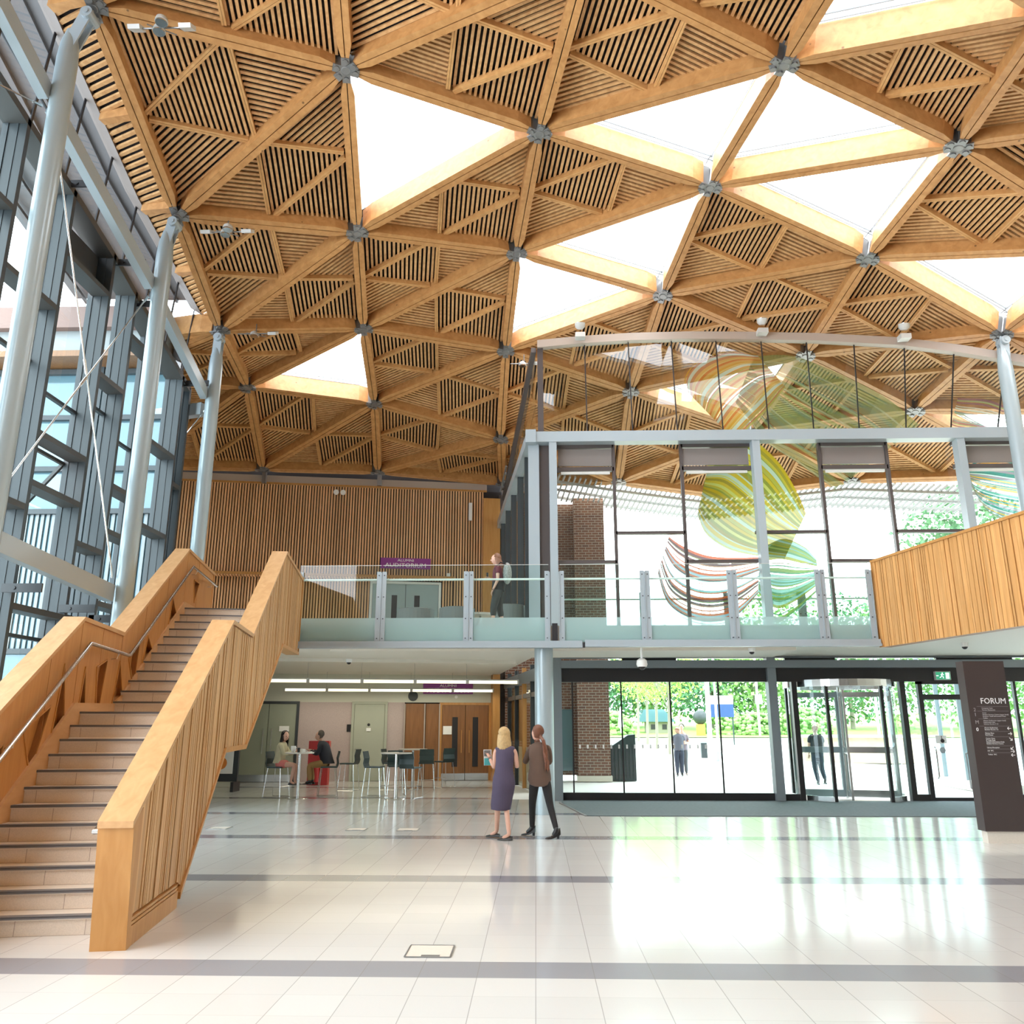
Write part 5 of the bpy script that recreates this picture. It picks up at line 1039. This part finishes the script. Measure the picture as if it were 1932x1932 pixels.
o = thing('fire_extinguisher', (-6.45, 25.2, 0), 'red fire extinguisher point standing behind the seated couple', 'extinguisher'); obj('cabinet', MB().box(-6.75, -6.15, 25.1, 25.35, 0, 1.25), M['red'], o); obj('cylinder', MB().lathe((-6.45, 24.98, .1), [(.08, 0), (.08, .5), (.03, .58)], 14), M['red'], o, smooth=True)
# ------------------------------------------------------------------ armchairs upstairs
def tub(x, y, rz, w, label, grp='grey tub chairs on the mezzanine'):
    t = thing('tub_chair', (x, y, 3.66), label, 'armchair', grp); mb = MB(); n = 16
    ps = [(math.cos(PI*k/n+rz)*w/2, math.sin(PI*k/n+rz)*w/2) for k in range(n+1)]
    for (a, b), (c, d) in zip(ps, ps[1:]): mb.hexa([(x+a*.8, y+b*.8, 3.72), (x+a, y+b, 3.72), (x+c, y+d, 3.72), (x+c*.8, y+d*.8, 3.72), (x+a*.86, y+b*.86, 4.52), (x+a*.98, y+b*.98, 4.50), (x+c*.98, y+d*.98, 4.50), (x+c*.86, y+d*.86, 4.52)])
    obj('backrest', mb, M['greyf'], t, smooth=True); obj('seat', MB().lathe((x, y, 3.76), [(w*.40, 0), (w*.40, .3), (w*.36, .34)], 20), M['greyf'], t, smooth=True)
    obj('base', MB().lathe((x, y, 3.66), [(w*.3, 0), (w*.3, .1)], 16), M['black'], t)
tub(-3.0, 20.5, PI, .95, 'grey tub chair behind the second balustrade panel'); tub(-1.95, 20.3, PI, .9, 'grey tub chair left of the walking woman upstairs'); tub(-.62, 19.9, PI, .8, 'grey tub chair behind the walking woman upstairs')
t = thing('low_table', (-1.4, 20.9, 3.66), 'low pale round table between the grey tub chairs upstairs', 'table'); obj('top', MB().lathe((-1.4, 20.9, 4.4), [(.4, 0), (.4, .05)], 20), M['tabletop'], t); obj('stem', MB().tube([(-1.4, 20.9, 3.66), (-1.4, 20.9, 4.4)], .03, 8), M['chrome'], t)
# ------------------------------------------------------------------ people
SK = plain('skin', (.62, .36, .27), .5); SKD = plain('skin_tan', (.48, .27, .19), .5)
def cloth(name, c, n=.12): return plain(name, c, .85, noise=n, nscale=9)
def skinned(comps, sub=2):
    """grow skin surfaces over chains of (x, y, z, r); comps: list of (points, edges); returns an MB"""
    out = MB()
    for pts, eds in comps:
        me = bpy.data.meshes.new('tmp'); me.from_pydata([p[:3] for p in pts], eds, []); ob = bpy.data.objects.new('tmp', me); C.objects.link(ob)
        m = ob.modifiers.new('s', 'SKIN'); m.use_smooth_shade = True; ob.modifiers.new('u', 'SUBSURF').levels = sub
        for i, p in enumerate(pts):
            d = me.skin_vertices[0].data[i]; d.radius = (p[3], p[3] if len(p) < 5 else p[4]); d.use_root = i == 0
        bpy.context.view_layer.update(); ev = ob.evaluated_get(bpy.context.evaluated_depsgraph_get()); em = ev.to_mesh()
        out.add([v.co.copy() for v in em.vertices], [tuple(p.vertices) for p in em.polygons]); ev.to_mesh_clear(); bpy.data.objects.remove(ob); bpy.data.meshes.remove(me)
    return out
def hand(w, e, side, k=1., curl=.5):
    """palm and five bent fingers continuing the forearm e->w"""
    w, e = V(w), V(e); d = (w-e).normalized(); up = V((0, 0, 1)); s = d.cross(up)
    if s.length < .3: s = V((1, 0, 0))
    s.normalize(); n = s.cross(d).normalized(); comps = []
    pc = w+d*.045*k; comps.append(([(*w, .020*k), (*pc, .030*k, .016*k), (*(w+d*.085*k), .028*k, .014*k)], [(0, 1), (1, 2)]))
    for i, (o, l) in enumerate(((-.028, .060), (-.010, .072), (.009, .067), (.027, .052))):
        a = w+d*.07*k+s*o*k; b = a+(d*.9-n*curl*.4).normalized()*l*.5*k; c = b+(d*.4-n*curl).normalized()*l*.5*k; comps.append(([(*a, .009*k), (*b, .0085*k), (*c, .007*k)], [(0, 1), (1, 2)]))
    a = w+d*.025*k+s*side*.02*k; b = a+(d*.5+s*side*.8).normalized()*.035*k; c = b+(d*.9+s*side*.1-n*.3).normalized()*.03*k; comps.append(([(*a, .011*k), (*b, .010*k), (*c, .008*k)], [(0, 1), (1, 2)]))
    return comps
def headmesh(mb, c, f, k=1.):
    """head with jaw, nose, ears facing direction f"""
    c = V(c); f = V(f).normalized(); s = f.cross(UP).normalized(); u = s.cross(f)
    h = MB().ell((0, 0, 0), (.075*k, .095*k, .115*k), 18, 12, fn=lambda p: (p.x*(1-.22*max(0, -p.z)), p.y*(1-.10*max(0, -p.z))+(.10*max(0, -p.z)), p.z))
    h.ell((0, .098*k, -.012*k), (.013*k, .020*k, .022*k), 8, 6); h.ell((0, .090*k, -.055*k), (.026*k, .010*k, .008*k), 8, 6)
    for q in (-1, 1): h.ell((q*.076*k, -.005*k, -.01*k), (.010*k, .020*k, .030*k), 8, 6)
    mb.add([c+s*p.x+f*p.y+u*p.z for p in h.v], h.f)
    e = MB()
    for q in (-1, 1): e.ell(c+s*q*.030*k+f*.083*k+u*.012*k, (.011*k, .009*k, .008*k), 8, 6)
    return e
def figure(label, J, skin=None, cat='person', grp=None, base=(0, 0, 0)):
    """J: named joints with radii in world space -> continuous body mesh under one Empty"""
    t = thing('person', base, label, cat, grp); B = V(base); g = lambda n: (*(V(J[n][:3])+B), *J[n][3:])
    order = ['pelvis', 'waist', 'chest', 'neck0', 'neck1', 'shL', 'elL', 'wrL', 'shR', 'elR', 'wrR', 'hpL', 'knL', 'anL', 'toL', 'hpR', 'knR', 'anR', 'toR']
    pts = [g(n) for n in order]; ix = {n: i for i, n in enumerate(order)}
    ed = [('pelvis','waist'),('waist','chest'),('chest','neck0'),('neck0','neck1'),('chest','shL'),('shL','elL'),('elL','wrL'),('chest','shR'),('shR','elR'),('elR','wrR'),('pelvis','hpL'),('hpL','knL'),('knL','anL'),('anL','toL'),('pelvis','hpR'),('hpR','knR'),('knR','anR'),('anR','toR')]
    comps = [(pts, [(ix[a], ix[b]) for a, b in ed])]
    comps += hand(g('wrL')[:3], g('elL')[:3], 1)+hand(g('wrR')[:3], g('elR')[:3], -1)
    mb = skinned(comps); hc = V(J['head'][:3])+B; eyes = headmesh(mb, hc, J['face'])
    t_ = obj('body', mb, skin or SK, t, smooth=True); obj('eyes', eyes, M['black'], t_, smooth=True)
    return t
def R_(J, *ns, dr=0., base=(0, 0, 0)): return [(*(V(J[n][:3])+V(base)), J[n][3]+dr) for n in ns]
def sleeve(J, names, dr, base, end=None):
    p = R_(J, *names, dr=dr, base=base)
    if names[0][:2] == 'sh': q = V(J[names[0]][:3])*.5+V(J['neck0'][:3])*.5+V(base)-V((0, 0, .035)); p = [(*q, p[0][3]+.004)]+p
    if end is not None: a, b = V(p[-2][:3]), V(p[-1][:3]); q = a+(b-a)*end; p[-1] = (*q, p[-2][3]*(1-end)+p[-1][3]*end)
    return (p, [(i, i+1) for i in range(len(p)-1)])
def garment(name, comps, mat, par, rings=None, base=(0, 0, 0), extra=None):
    mb = skinned(comps) if comps else MB()
    if rings: mb.loft([(x+base[0], y+base[1], z+base[2], rx, ry) for x, y, z, rx, ry in rings], 22)
    return obj(name, mb, mat, par, smooth=True)
def hair_cap(c, f, k, mat, par, length=0., back=0., width=.085, tail=None, name='hair', strands=0, seed=1):
    c = V(c); f = V(f).normalized(); s = f.cross(UP).normalized(); mb = MB()
    h = MB().ell((0, -.022*k, .022*k), (.088*k, .096*k, .110*k), 20, 12, fn=lambda p: (p.x, min(p.y, .55) if p.z > .1 else min(p.y, .10), p.z))
    mb.add([c+s*p.x+f*p.y+UP*p.z for p in h.v], h.f); rnd = random.Random(seed)
    for q in range(26):                               # fine locks swept back over the skull
        A = -1.25+2.5*q/25; pts_ = []
        for k2 in range(8):
            T = math.radians(62+20*k2); e = V((.091*math.sin(A), .099*math.cos(A)*math.cos(T)-.022, .113*math.cos(A)*math.sin(T)+.022)); pts_.append(c+s*e.x+f*e.y+UP*e.z)
        mb.tube(pts_, [.005]+[.009]*6+[.005], 5)
    if length:
        o = c-f*.045
        for r_ in range(strands or 26):
            a = PI*(r_/(strands or 26))*1.25-.12*PI; q = V((math.cos(a), -math.sin(a)*.9, 0)); p0 = c+s*q.x*.078+f*(q.y*.085-.02)+UP*.02; L = length*rnd.uniform(.85, 1.03)
            p1 = c+s*q.x*width*1.05+f*(q.y*.10-.035-back)-UP*L*.55; p2 = c+s*q.x*width*rnd.uniform(.95, 1.25)+f*(q.y*.085-.04-back*1.6)-UP*L; mb.tube([p0, p1, p2], [.020, .020, .007], 6)
    if tail:
        for r_ in range(9):
            q = [V(p)+V((rnd.uniform(-1, 1)*.020*(.4+i*.35), rnd.uniform(-1, 1)*.02, rnd.uniform(-1, 1)*.02)) for i, p in enumerate(tail)]; mb.tube(q, [.022]+[.020]*(len(q)-2)+[.006], 6)
    return obj(name, mb, mat, par, smooth=True)
def shoe(a, t, mat, par, heel=0., r=.036, name='shoe'):
    a, t = V(a), V(t); d = t-a; d.z = 0; L = d.length; d.normalize(); back = a-d*.055; mb = MB(); zs = t.z-.022
    n = 12; s = d.cross(UP)
    prof = [(-.0, .024, .055+heel), (.045, .030, .060+heel*.8), (.10, .031, .045+heel*.4), (.16, .036, .036), (.21, .030, .026), (.24, .010, .015)]; vs = []; fs = []
    for x, w_, h in prof:
        for k in range(n): an = 2*PI*k/n; vs.append(back+d*x+s*math.cos(an)*w_+UP*(max(0, math.sin(an))*h*.9+min(0, math.sin(an))*.0)+V((0, 0, (zs-back.z)+(heel*max(0, 1-x/.13)))))
    for i in range(len(prof)-1):
        for k in range(n): j = (k+1) % n; fs.append((i*n+k, i*n+j, (i+1)*n+j, (i+1)*n+k))
    fs += [tuple(range(n)), tuple(range((len(prof)-1)*n, len(prof)*n))]; mb.add(vs, fs)
    if heel: hb = V((back.x, back.y, zs)); mb.tube([hb+d*.03, hb+d*.03+UP*(heel+.01)], [.020, .026], 8)
    return obj(name, mb, mat, par, smooth=True)
def boots(J, mat, par, base, dr=.010, name='shoe_upper'):
    for n in 'LR':
        a, b = V(J['an'+n][:3])+V(base), V(J['to'+n][:3])+V(base); m = a*.45+b*.55
        obj(name, skinned([([(*(a+UP*.06), .034+dr), (*a, .034+dr), (*m, .030+dr), (*(b*.9+a*.1), .026)], [(0, 1), (1, 2), (2, 3)])]), mat, par, smooth=True)
def std(h=1.65, hipw=.085, sh=.165, bulk=1.):
    """upright default joints (x right, y forward/away, z up), facing away; scaled to height h"""
    k = h/1.65; b = bulk
    J = dict(pelvis=(0,0,.90,.115*b), waist=(0,0,1.04,.105*b), chest=(0,0,1.24,.120*b), neck0=(0,0,1.375,.055), neck1=(0,.015,1.46,.046), shL=(-sh,0,1.33,.050*b), elL=(-sh-.05,.02,1.06,.036*b), wrL=(-sh-.04,.10,.84,.024), shR=(sh,0,1.33,.050*b), elR=(sh+.05,.02,1.06,.036*b), wrR=(sh+.04,.10,.84,.024),
             hpL=(-hipw,0,.84,.085*b), knL=(-hipw,.02,.47,.052*b), anL=(-hipw,-.01,.08,.033), toL=(-hipw,.12,.03,.026), hpR=(hipw,0,.84,.085*b), knR=(hipw,.02,.47,.052*b), anR=(hipw,-.01,.08,.033), toR=(hipw,.12,.03,.026), head=(0,.02,1.535), face=(0,1,0))
    return {n: tuple(c*k for c in v[:3])+v[3:] if n != 'face' else v for n, v in J.items()}
def P(J, **kw):
    for n, v in kw.items(): J[n] = tuple(v)+J[n][3:] if n not in ('face',) and len(v) == 3 else tuple(v)
    return J
# woman in the navy dress, walking away to the left, holding a book
b1 = (-.50, 13.28, 0)
J = P(std(1.62), pelvis=(.0,0,.90), waist=(.01,0,1.03), chest=(.02,0,1.22), neck0=(.015,.01,1.36), neck1=(.0,.02,1.43), shL=(-.135,.01,1.31), elL=(-.15,.02,1.03), wrL=(-.235,.12,1.19), shR=(.165,.0,1.31), elR=(.205,.03,1.05), wrR=(.17,.25,1.12),
      hpL=(-.075,.02,.83), knL=(-.10,.10,.46), anL=(-.12,.23,.085), toL=(-.22,.27,.03), hpR=(.075,0,.83,.072), knR=(.035,.02,.47,.048), anR=(.085,-.12,.085), toR=(-.02,-.10,.03), head=(-.01,.03,1.52), face=(-.35,.94,-.05))
w1 = figure('woman with shoulder length blonde hair in a sleeveless navy dress, walking away holding a book', J, base=b1)
navy = cloth('navy_dress', (.075, .060, .105))
garment('dress', [], navy, w1, [(0.02,0,1.375,.05,.05),(.02,0,1.365,.125,.07),(.018,0,1.335,.158,.095),(.018,0,1.25,.150,.115),(.012,0,1.15,.142,.120),(.002,0,1.04,.138,.122),(-.002,0,.98,.146,.13),(-.005,0,.90,.165,.145),(.0,-.01,.82,.178,.155),(-.01,.01,.72,.172,.15),(-.03,.03,.60,.165,.15),(-.045,.04,.50,.160,.145),(-.05,.05,.43,.150,.14),(-.03,.03,.42,.10,.10)], b1)
hair_cap(V(J['head'][:3])+V(b1), J['face'], 1., plain('blonde_hair', (.52, .36, .17), .55, noise=.35, nscale=30), w1, .24, width=.092, strands=34, seed=4)
bl = plain('black_leather', (.012, .011, .012), .35)
for n in 'LR': shoe(V(J['an'+n][:3])+V(b1), V(J['to'+n][:3])+V(b1), bl, w1)
obj('bracelet', MB().lathe(V(b1)+V((-.222,.106,1.165)), [(.026, 0), (.026, .012)], 12, ax=(-.4, .5, .75)), bl, w1)
bk_ = thing('book', (-.79, 13.43, 1.08), 'white and turquoise brochure held by the woman in the navy dress', 'book'); obj('cover', MB().prism([(-.82, 13.42, 1.07), (-.70, 13.46, 1.07), (-.71, 13.46, 1.31), (-.83, 13.42, 1.31)], (.004, .014, 0)), M['white'], bk_); obj('cover_print', MB().prism([(-.815, 13.417, 1.075), (-.72, 13.447, 1.075), (-.72, 13.447, 1.18), (-.815, 13.417, 1.18)], (0, -.003, 0)), plain('turquoise_print', (.08, .42, .45), .5), bk_); obj('photo_print', MB().prism([(-.82, 13.417, 1.21), (-.72, 13.447, 1.21), (-.72, 13.447, 1.30), (-.82, 13.417, 1.30)], (0, -.003, 0)), M['galv'], bk_)
# woman in the brown shirt with a long ponytail
b2 = (.06, 13.55, 0)
J = P(std(1.68), pelvis=(-.01,0,.93), waist=(-.01,0,1.06), chest=(-.01,0,1.25), neck0=(-.02,0,1.38), neck1=(-.045,.02,1.46), shL=(-.145,.02,1.34), elL=(-.24,.08,1.10), wrL=(-.19,.26,1.24), shR=(.135,-.02,1.34), elR=(.16,.06,1.10), wrR=(.0,.22,1.12),
      hpL=(-.085,.02,.86), knL=(-.125,.09,.50), anL=(-.13,.16,.11), toL=(-.235,.20,.03), hpR=(.085,-.01,.86), knR=(.145,-.04,.50), anR=(.245,-.20,.12), toR=(.175,-.22,.03), head=(-.045,.03,1.55), face=(-.62,.78,-.12))
w2 = figure('woman with a very long auburn ponytail in a loose brown shirt and black trousers', J, base=b2)
brn = cloth('brown_shirt', (.115, .070, .050)); blk = cloth('black_trousers', (.016, .015, .016), .05)
sl_ = [sleeve(J, ('shL', 'elL', 'wrL'), .012, b2, .35), sleeve(J, ('shR', 'elR', 'wrR'), .012, b2, .35)]
garment('shirt', sl_, brn, w2, [(-.02,0,1.42,.05,.05),(-.02,0,1.395,.10,.07),(-.01,0,1.37,.155,.09),(-.01,0,1.28,.172,.12),(-.01,0,1.15,.160,.125),(-.01,0,1.02,.162,.13),(-.01,0,.92,.180,.145),(-.01,0,.85,.185,.15),(-.01,-.02,.78,.150,.14),(-.01,-.03,.755,.09,.12)], b2)
garment('trousers', [sleeve(J, ('pelvis', 'hpL', 'knL', 'anL'), .010, b2), sleeve(J, ('pelvis', 'hpR', 'knR', 'anR'), .010, b2)], blk, w2)
ah = plain('auburn_hair', (.17, .065, .035), .45, noise=.35, nscale=26); hc = V(J['head'][:3])+V(b2)
hair_cap(hc, J['face'], 1., ah, w2, tail=[hc+V((.055,-.07,-.03)), hc+V((.10,-.13,-.12)), hc+V((.13,-.15,-.28)), hc+V((.145,-.15,-.42)), hc+V((.16,-.15,-.56))], seed=3)
obj('glasses', MB().tube([hc+V((-.085,.055,.01)), hc+V((-.075,.0,.012))], .006, 6), bl, w2)
for n in 'LR': shoe(V(J['an'+n][:3])+V(b2), V(J['to'+n][:3])+V(b2), bl, w2, .055, name='ankle_boot')
boots(J, bl, w2, b2, .012, 'boot_shaft')
# woman walking on the mezzanine
b3 = (-.80, 17.55, 3.66)
J = P(std(1.66), pelvis=(.0,0,.90), chest=(.0,0,1.24), neck0=(-.01,0,1.38), neck1=(-.04,0,1.45), shL=(.02,.12,1.33), elL=(-.03,.16,1.08), wrL=(-.17,.16,1.14), shR=(.0,-.13,1.33), elR=(.0,-.17,1.06), wrR=(-.10,-.17,.84), hpL=(.0,.08,.85), knL=(.03,.10,.47), anL=(.12,.1,.09), toL=(.0,.1,.03), hpR=(.0,-.08,.85), knR=(-.09,-.1,.47), anR=(-.10,-.1,.08), toR=(-.22,-.1,.03), head=(-.055,0,1.535), face=(-1,.0,-.08))
w3 = figure('woman with long brown hair and a patterned backpack walking left along the mezzanine', J, base=b3)
mar = cloth('maroon_top', (.13, .022, .035)); ch = cloth('charcoal_trousers', (.045, .045, .045))
garment('top', [sleeve(J, ('shL', 'elL'), .014, b3, .55), sleeve(J, ('shR', 'elR'), .014, b3, .55)], mar, w3, [(-.01,0,1.415,.05,.05),(0,0,1.38,.08,.13),(0,0,1.3,.115,.165),(0,0,1.15,.12,.15),(0,0,1.03,.125,.15)], b3)
garment('underlayer', [], blk, w3, [(0,0,1.04,.125,.15),(0,0,.92,.135,.165),(0,0,.84,.135,.165)], b3)
garment('cropped_trousers', [sleeve(J, ('pelvis', 'hpL', 'knL', 'anL'), .028, b3, .5), sleeve(J, ('pelvis', 'hpR', 'knR', 'anR'), .028, b3, .5)], ch, w3)
hair_cap(V(J['head'][:3])+V(b3), J['face'], 1., plain('brown_hair', (.22, .10, .055), .5, noise=.3, nscale=26), w3, .34, .045, width=.09, strands=34, seed=8)
for n in 'LR': shoe(V(J['an'+n][:3])+V(b3), V(J['to'+n][:3])+V(b3), bl, w3)
bp = thing('backpack', (-.60, 17.55, 4.75), 'black and white patterned backpack worn by the woman upstairs', 'backpack')
obj('bag', MB().ell((-.60, 17.52, 4.88), (.10, .15, .24), 16, 12), plain('speckled_fabric', (.30, .30, .29), .8, noise=.9, nscale=34), bp, smooth=True); obj('strap', MB().tube([(-.62, 17.42, 5.06), (-.74, 17.39, 5.10), (-.86, 17.42, 4.98), (-.84, 17.42, 4.80), (-.66, 17.42, 4.72)], .014, 6), blk, bp)
tag(obj('phone', MB().box(-1.06, -1.02, 17.68, 17.75, 4.84, 4.93), M['black']), 'dark phone in the hand of the woman upstairs', 'phone')
# seated pair
def seated(x, y, dx, label, hgt=1.):
    J = std(1.66); k = dx
    return P(J, pelvis=(0,0,.80), waist=(k*.02,0,.93), chest=(k*.06,0,1.13), neck0=(k*.08,0,1.27), neck1=(k*.11,0,1.34), hpL=(k*.06,.09,.78), knL=(k*.42,.10,.74), anL=(k*.40,.08,.36), toL=(k*.50,.08,.31), hpR=(k*.06,-.09,.78), knR=(k*.42,-.10,.74), anR=(k*.36,-.10,.36), toR=(k*.46,-.10,.31),
             shL=(k*.07,.16,1.22), elL=(k*.20,.20,1.0), wrL=(k*.42,.12,1.09), shR=(k*.07,-.16,1.22), elR=(k*.18,-.20,1.0), wrR=(k*.40,-.10,1.09), head=(k*.13,0,1.43), face=(k*.95,-.3,-.1))
b4 = (-6.33, 20.85, 0); J = seated(0, 0, 1, ''); J['face'] = (.75, -.66, -.15)
w4 = figure('seated woman with long dark hair in a cream jacket and pink skirt', J, base=b4)
crm = cloth('cream_jacket', (.50, .45, .30)); garment('jacket', [sleeve(J, ('shL', 'elL', 'wrL'), .018, b4, .85), sleeve(J, ('shR', 'elR', 'wrR'), .018, b4, .85)], crm, w4, [(.08,0,1.30,.05,.05),(.07,0,1.27,.09,.15),(.06,0,1.2,.12,.19),(.05,0,1.05,.125,.17),(.02,0,.9,.13,.17),(.0,0,.80,.14,.18)], b4)
garment('skirt', [sleeve(J, ('pelvis', 'hpL', 'knL'), .028, b4, .55), sleeve(J, ('pelvis', 'hpR', 'knR'), .028, b4, .55), ([(*(V(b4)+V((.02,0,.80))), .12), (*(V(b4)+V((.22,0,.77))), .10)], [(0, 1)])], cloth('pink_skirt', (.62, .19, .17)), w4)
hair_cap(V(J['head'][:3])+V(b4), J['face'], 1., plain('black_hair', (.015, .011, .010), .4), w4, .24, width=.09, seed=12)
for n in 'LR': shoe(V(J['an'+n][:3])+V(b4), V(J['to'+n][:3])+V(b4), bl, w4)
b5 = (-5.18, 21.05, 0); J = seated(0, 0, -1, ''); J['face'] = (-.95, -.1, -.25); P(J, chest=(-.12,0,1.14), neck0=(-.17,0,1.28), neck1=(-.20,0,1.34), head=(-.23,0,1.43), shL=(-.12,-.17,1.23), elL=(-.2,-.22,1.0), wrL=(-.42,-.12,1.09), shR=(-.12,.17,1.23), elR=(-.2,.22,1.0), wrR=(-.42,.12,1.09), hpL=(-.06,-.09,.78), knL=(-.42,-.10,.74), anL=(-.38,-.1,.36), toL=(-.5,-.1,.31), hpR=(-.06,.09,.78), knR=(-.42,.10,.74), anR=(-.36,.1,.36), toR=(-.48,.1,.31))
w5 = figure('seated man in a dark jacket and tan trousers leaning over the high table', J, SKD, base=b5)
dk = cloth('dark_jacket', (.018, .018, .024)); garment('jacket', [sleeve(J, ('shL', 'elL', 'wrL'), .022, b5, .9), sleeve(J, ('shR', 'elR', 'wrR'), .022, b5, .9)], dk, w5, [(-.16,0,1.32,.06,.06),(-.13,0,1.28,.11,.17),(-.11,0,1.2,.15,.22),(-.07,0,1.05,.16,.20),(-.02,0,.9,.16,.19),(.02,0,.78,.17,.19)], b5)
garment('trousers', [sleeve(J, ('pelvis', 'hpL', 'knL', 'anL'), .022, b5), sleeve(J, ('pelvis', 'hpR', 'knR', 'anR'), .022, b5)], cloth('tan_trousers', (.30, .17, .06)), w5)
hair_cap(V(J['head'][:3])+V(b5), J['face'], 1., plain('greying_brown_hair', (.075, .055, .04), .6), w5)
for n in 'LR': shoe(V(J['an'+n][:3])+V(b5), V(J['to'+n][:3])+V(b5), bl, w5)
boots(J, bl, w5, b5)
# people outside
def simple(label, base, J, top, legs, hair, bag=None, face=None, skin=None):
    t = figure(label, J, skin, base=base)
    ch_ = V(J['chest'][:3]); pv = V(J['pelvis'][:3])
    garment('shirt', [sleeve(J, ('shL', 'elL'), .016, base, .7), sleeve(J, ('shR', 'elR'), .016, base, .7)], top, t, [(ch_.x,ch_.y,1.42,.06,.06),(ch_.x,ch_.y,1.38,.15,.10),(ch_.x,ch_.y,1.28,.185,.13),(ch_.x,ch_.y,1.1,.175,.135),(pv.x,pv.y,.95,.18,.14),(pv.x,pv.y,.86,.185,.145)], base)
    garment('trousers', [sleeve(J, ('pelvis', 'hpL', 'knL', 'anL'), .024, base), sleeve(J, ('pelvis', 'hpR', 'knR', 'anR'), .024, base)], legs, t)
    hair_cap(V(J['head'][:3])+V(base), J['face'], 1., hair, t)
    for n in 'LR': shoe(V(J['an'+n][:3])+V(base), V(J['to'+n][:3])+V(base), bl, t)
    boots(J, bl, t, base)
    return t
fol = lambda s: dict(shL=(-.16,0,1.34), elL=(-.22,s*.08,1.1), wrL=(.02,s*.24,1.13), shR=(.16,0,1.34), elR=(.22,s*.08,1.1), wrR=(-.02,s*.26,1.08))
J = P(std(1.62, bulk=1.15), **fol(1)); J['face'] = (.6, .8, 0); gr = cloth('grey_shirt', (.10, .10, .13)); dj = cloth('dark_jeans', (.03, .035, .06))
simple('stout man in a grey shirt with folded arms, nearer of the pair outside', (5.0, 30.0, 0), J, gr, dj, SKD)
J = P(std(1.76, bulk=1.1), **fol(-1)); J['face'] = (-.3, -.9, 0)
for n in 'LR': J['to'+n] = (J['an'+n][0], -.14, .03, .026)
simple('dark haired man behind the stout one, farther of the pair outside', (5.22, 30.5, 0), J, cloth('mauve_shirt', (.20, .16, .19)), cloth('grey_trousers', (.09, .09, .10)), plain('dark_hair', (.03, .02, .02), .5))
J = P(std(1.70, bulk=1.12), knL=(-.08,.05,.48), anL=(-.05,-.05,.09), toL=(-.04,.08,.03), knR=(.08,-.02,.48), anR=(.10,-.22,.16), toR=(.10,-.12,.06))
t = simple('man in dark clothes with a black backpack walking away outside the revolving door', (8.35, 25.6, 0), J, cloth('black_shirt', (.02, .025, .035)), cloth('navy_trousers', (.02, .03, .05)), SKD)
bp = thing('backpack', (8.35, 25.42, .95), 'black backpack on the man walking away outside', 'backpack'); obj('bag', MB().ell((8.35, 25.42, 1.18), (.16, .10, .25), 14, 10), blk, bp, smooth=True)
for sg in (-1, 1): obj('strap', MB().tube([(8.35+sg*.10, 25.45, 1.35), (8.35+sg*.12, 25.5, 1.44), (8.35+sg*.12, 25.68, 1.42)], .015, 6), blk, bp)
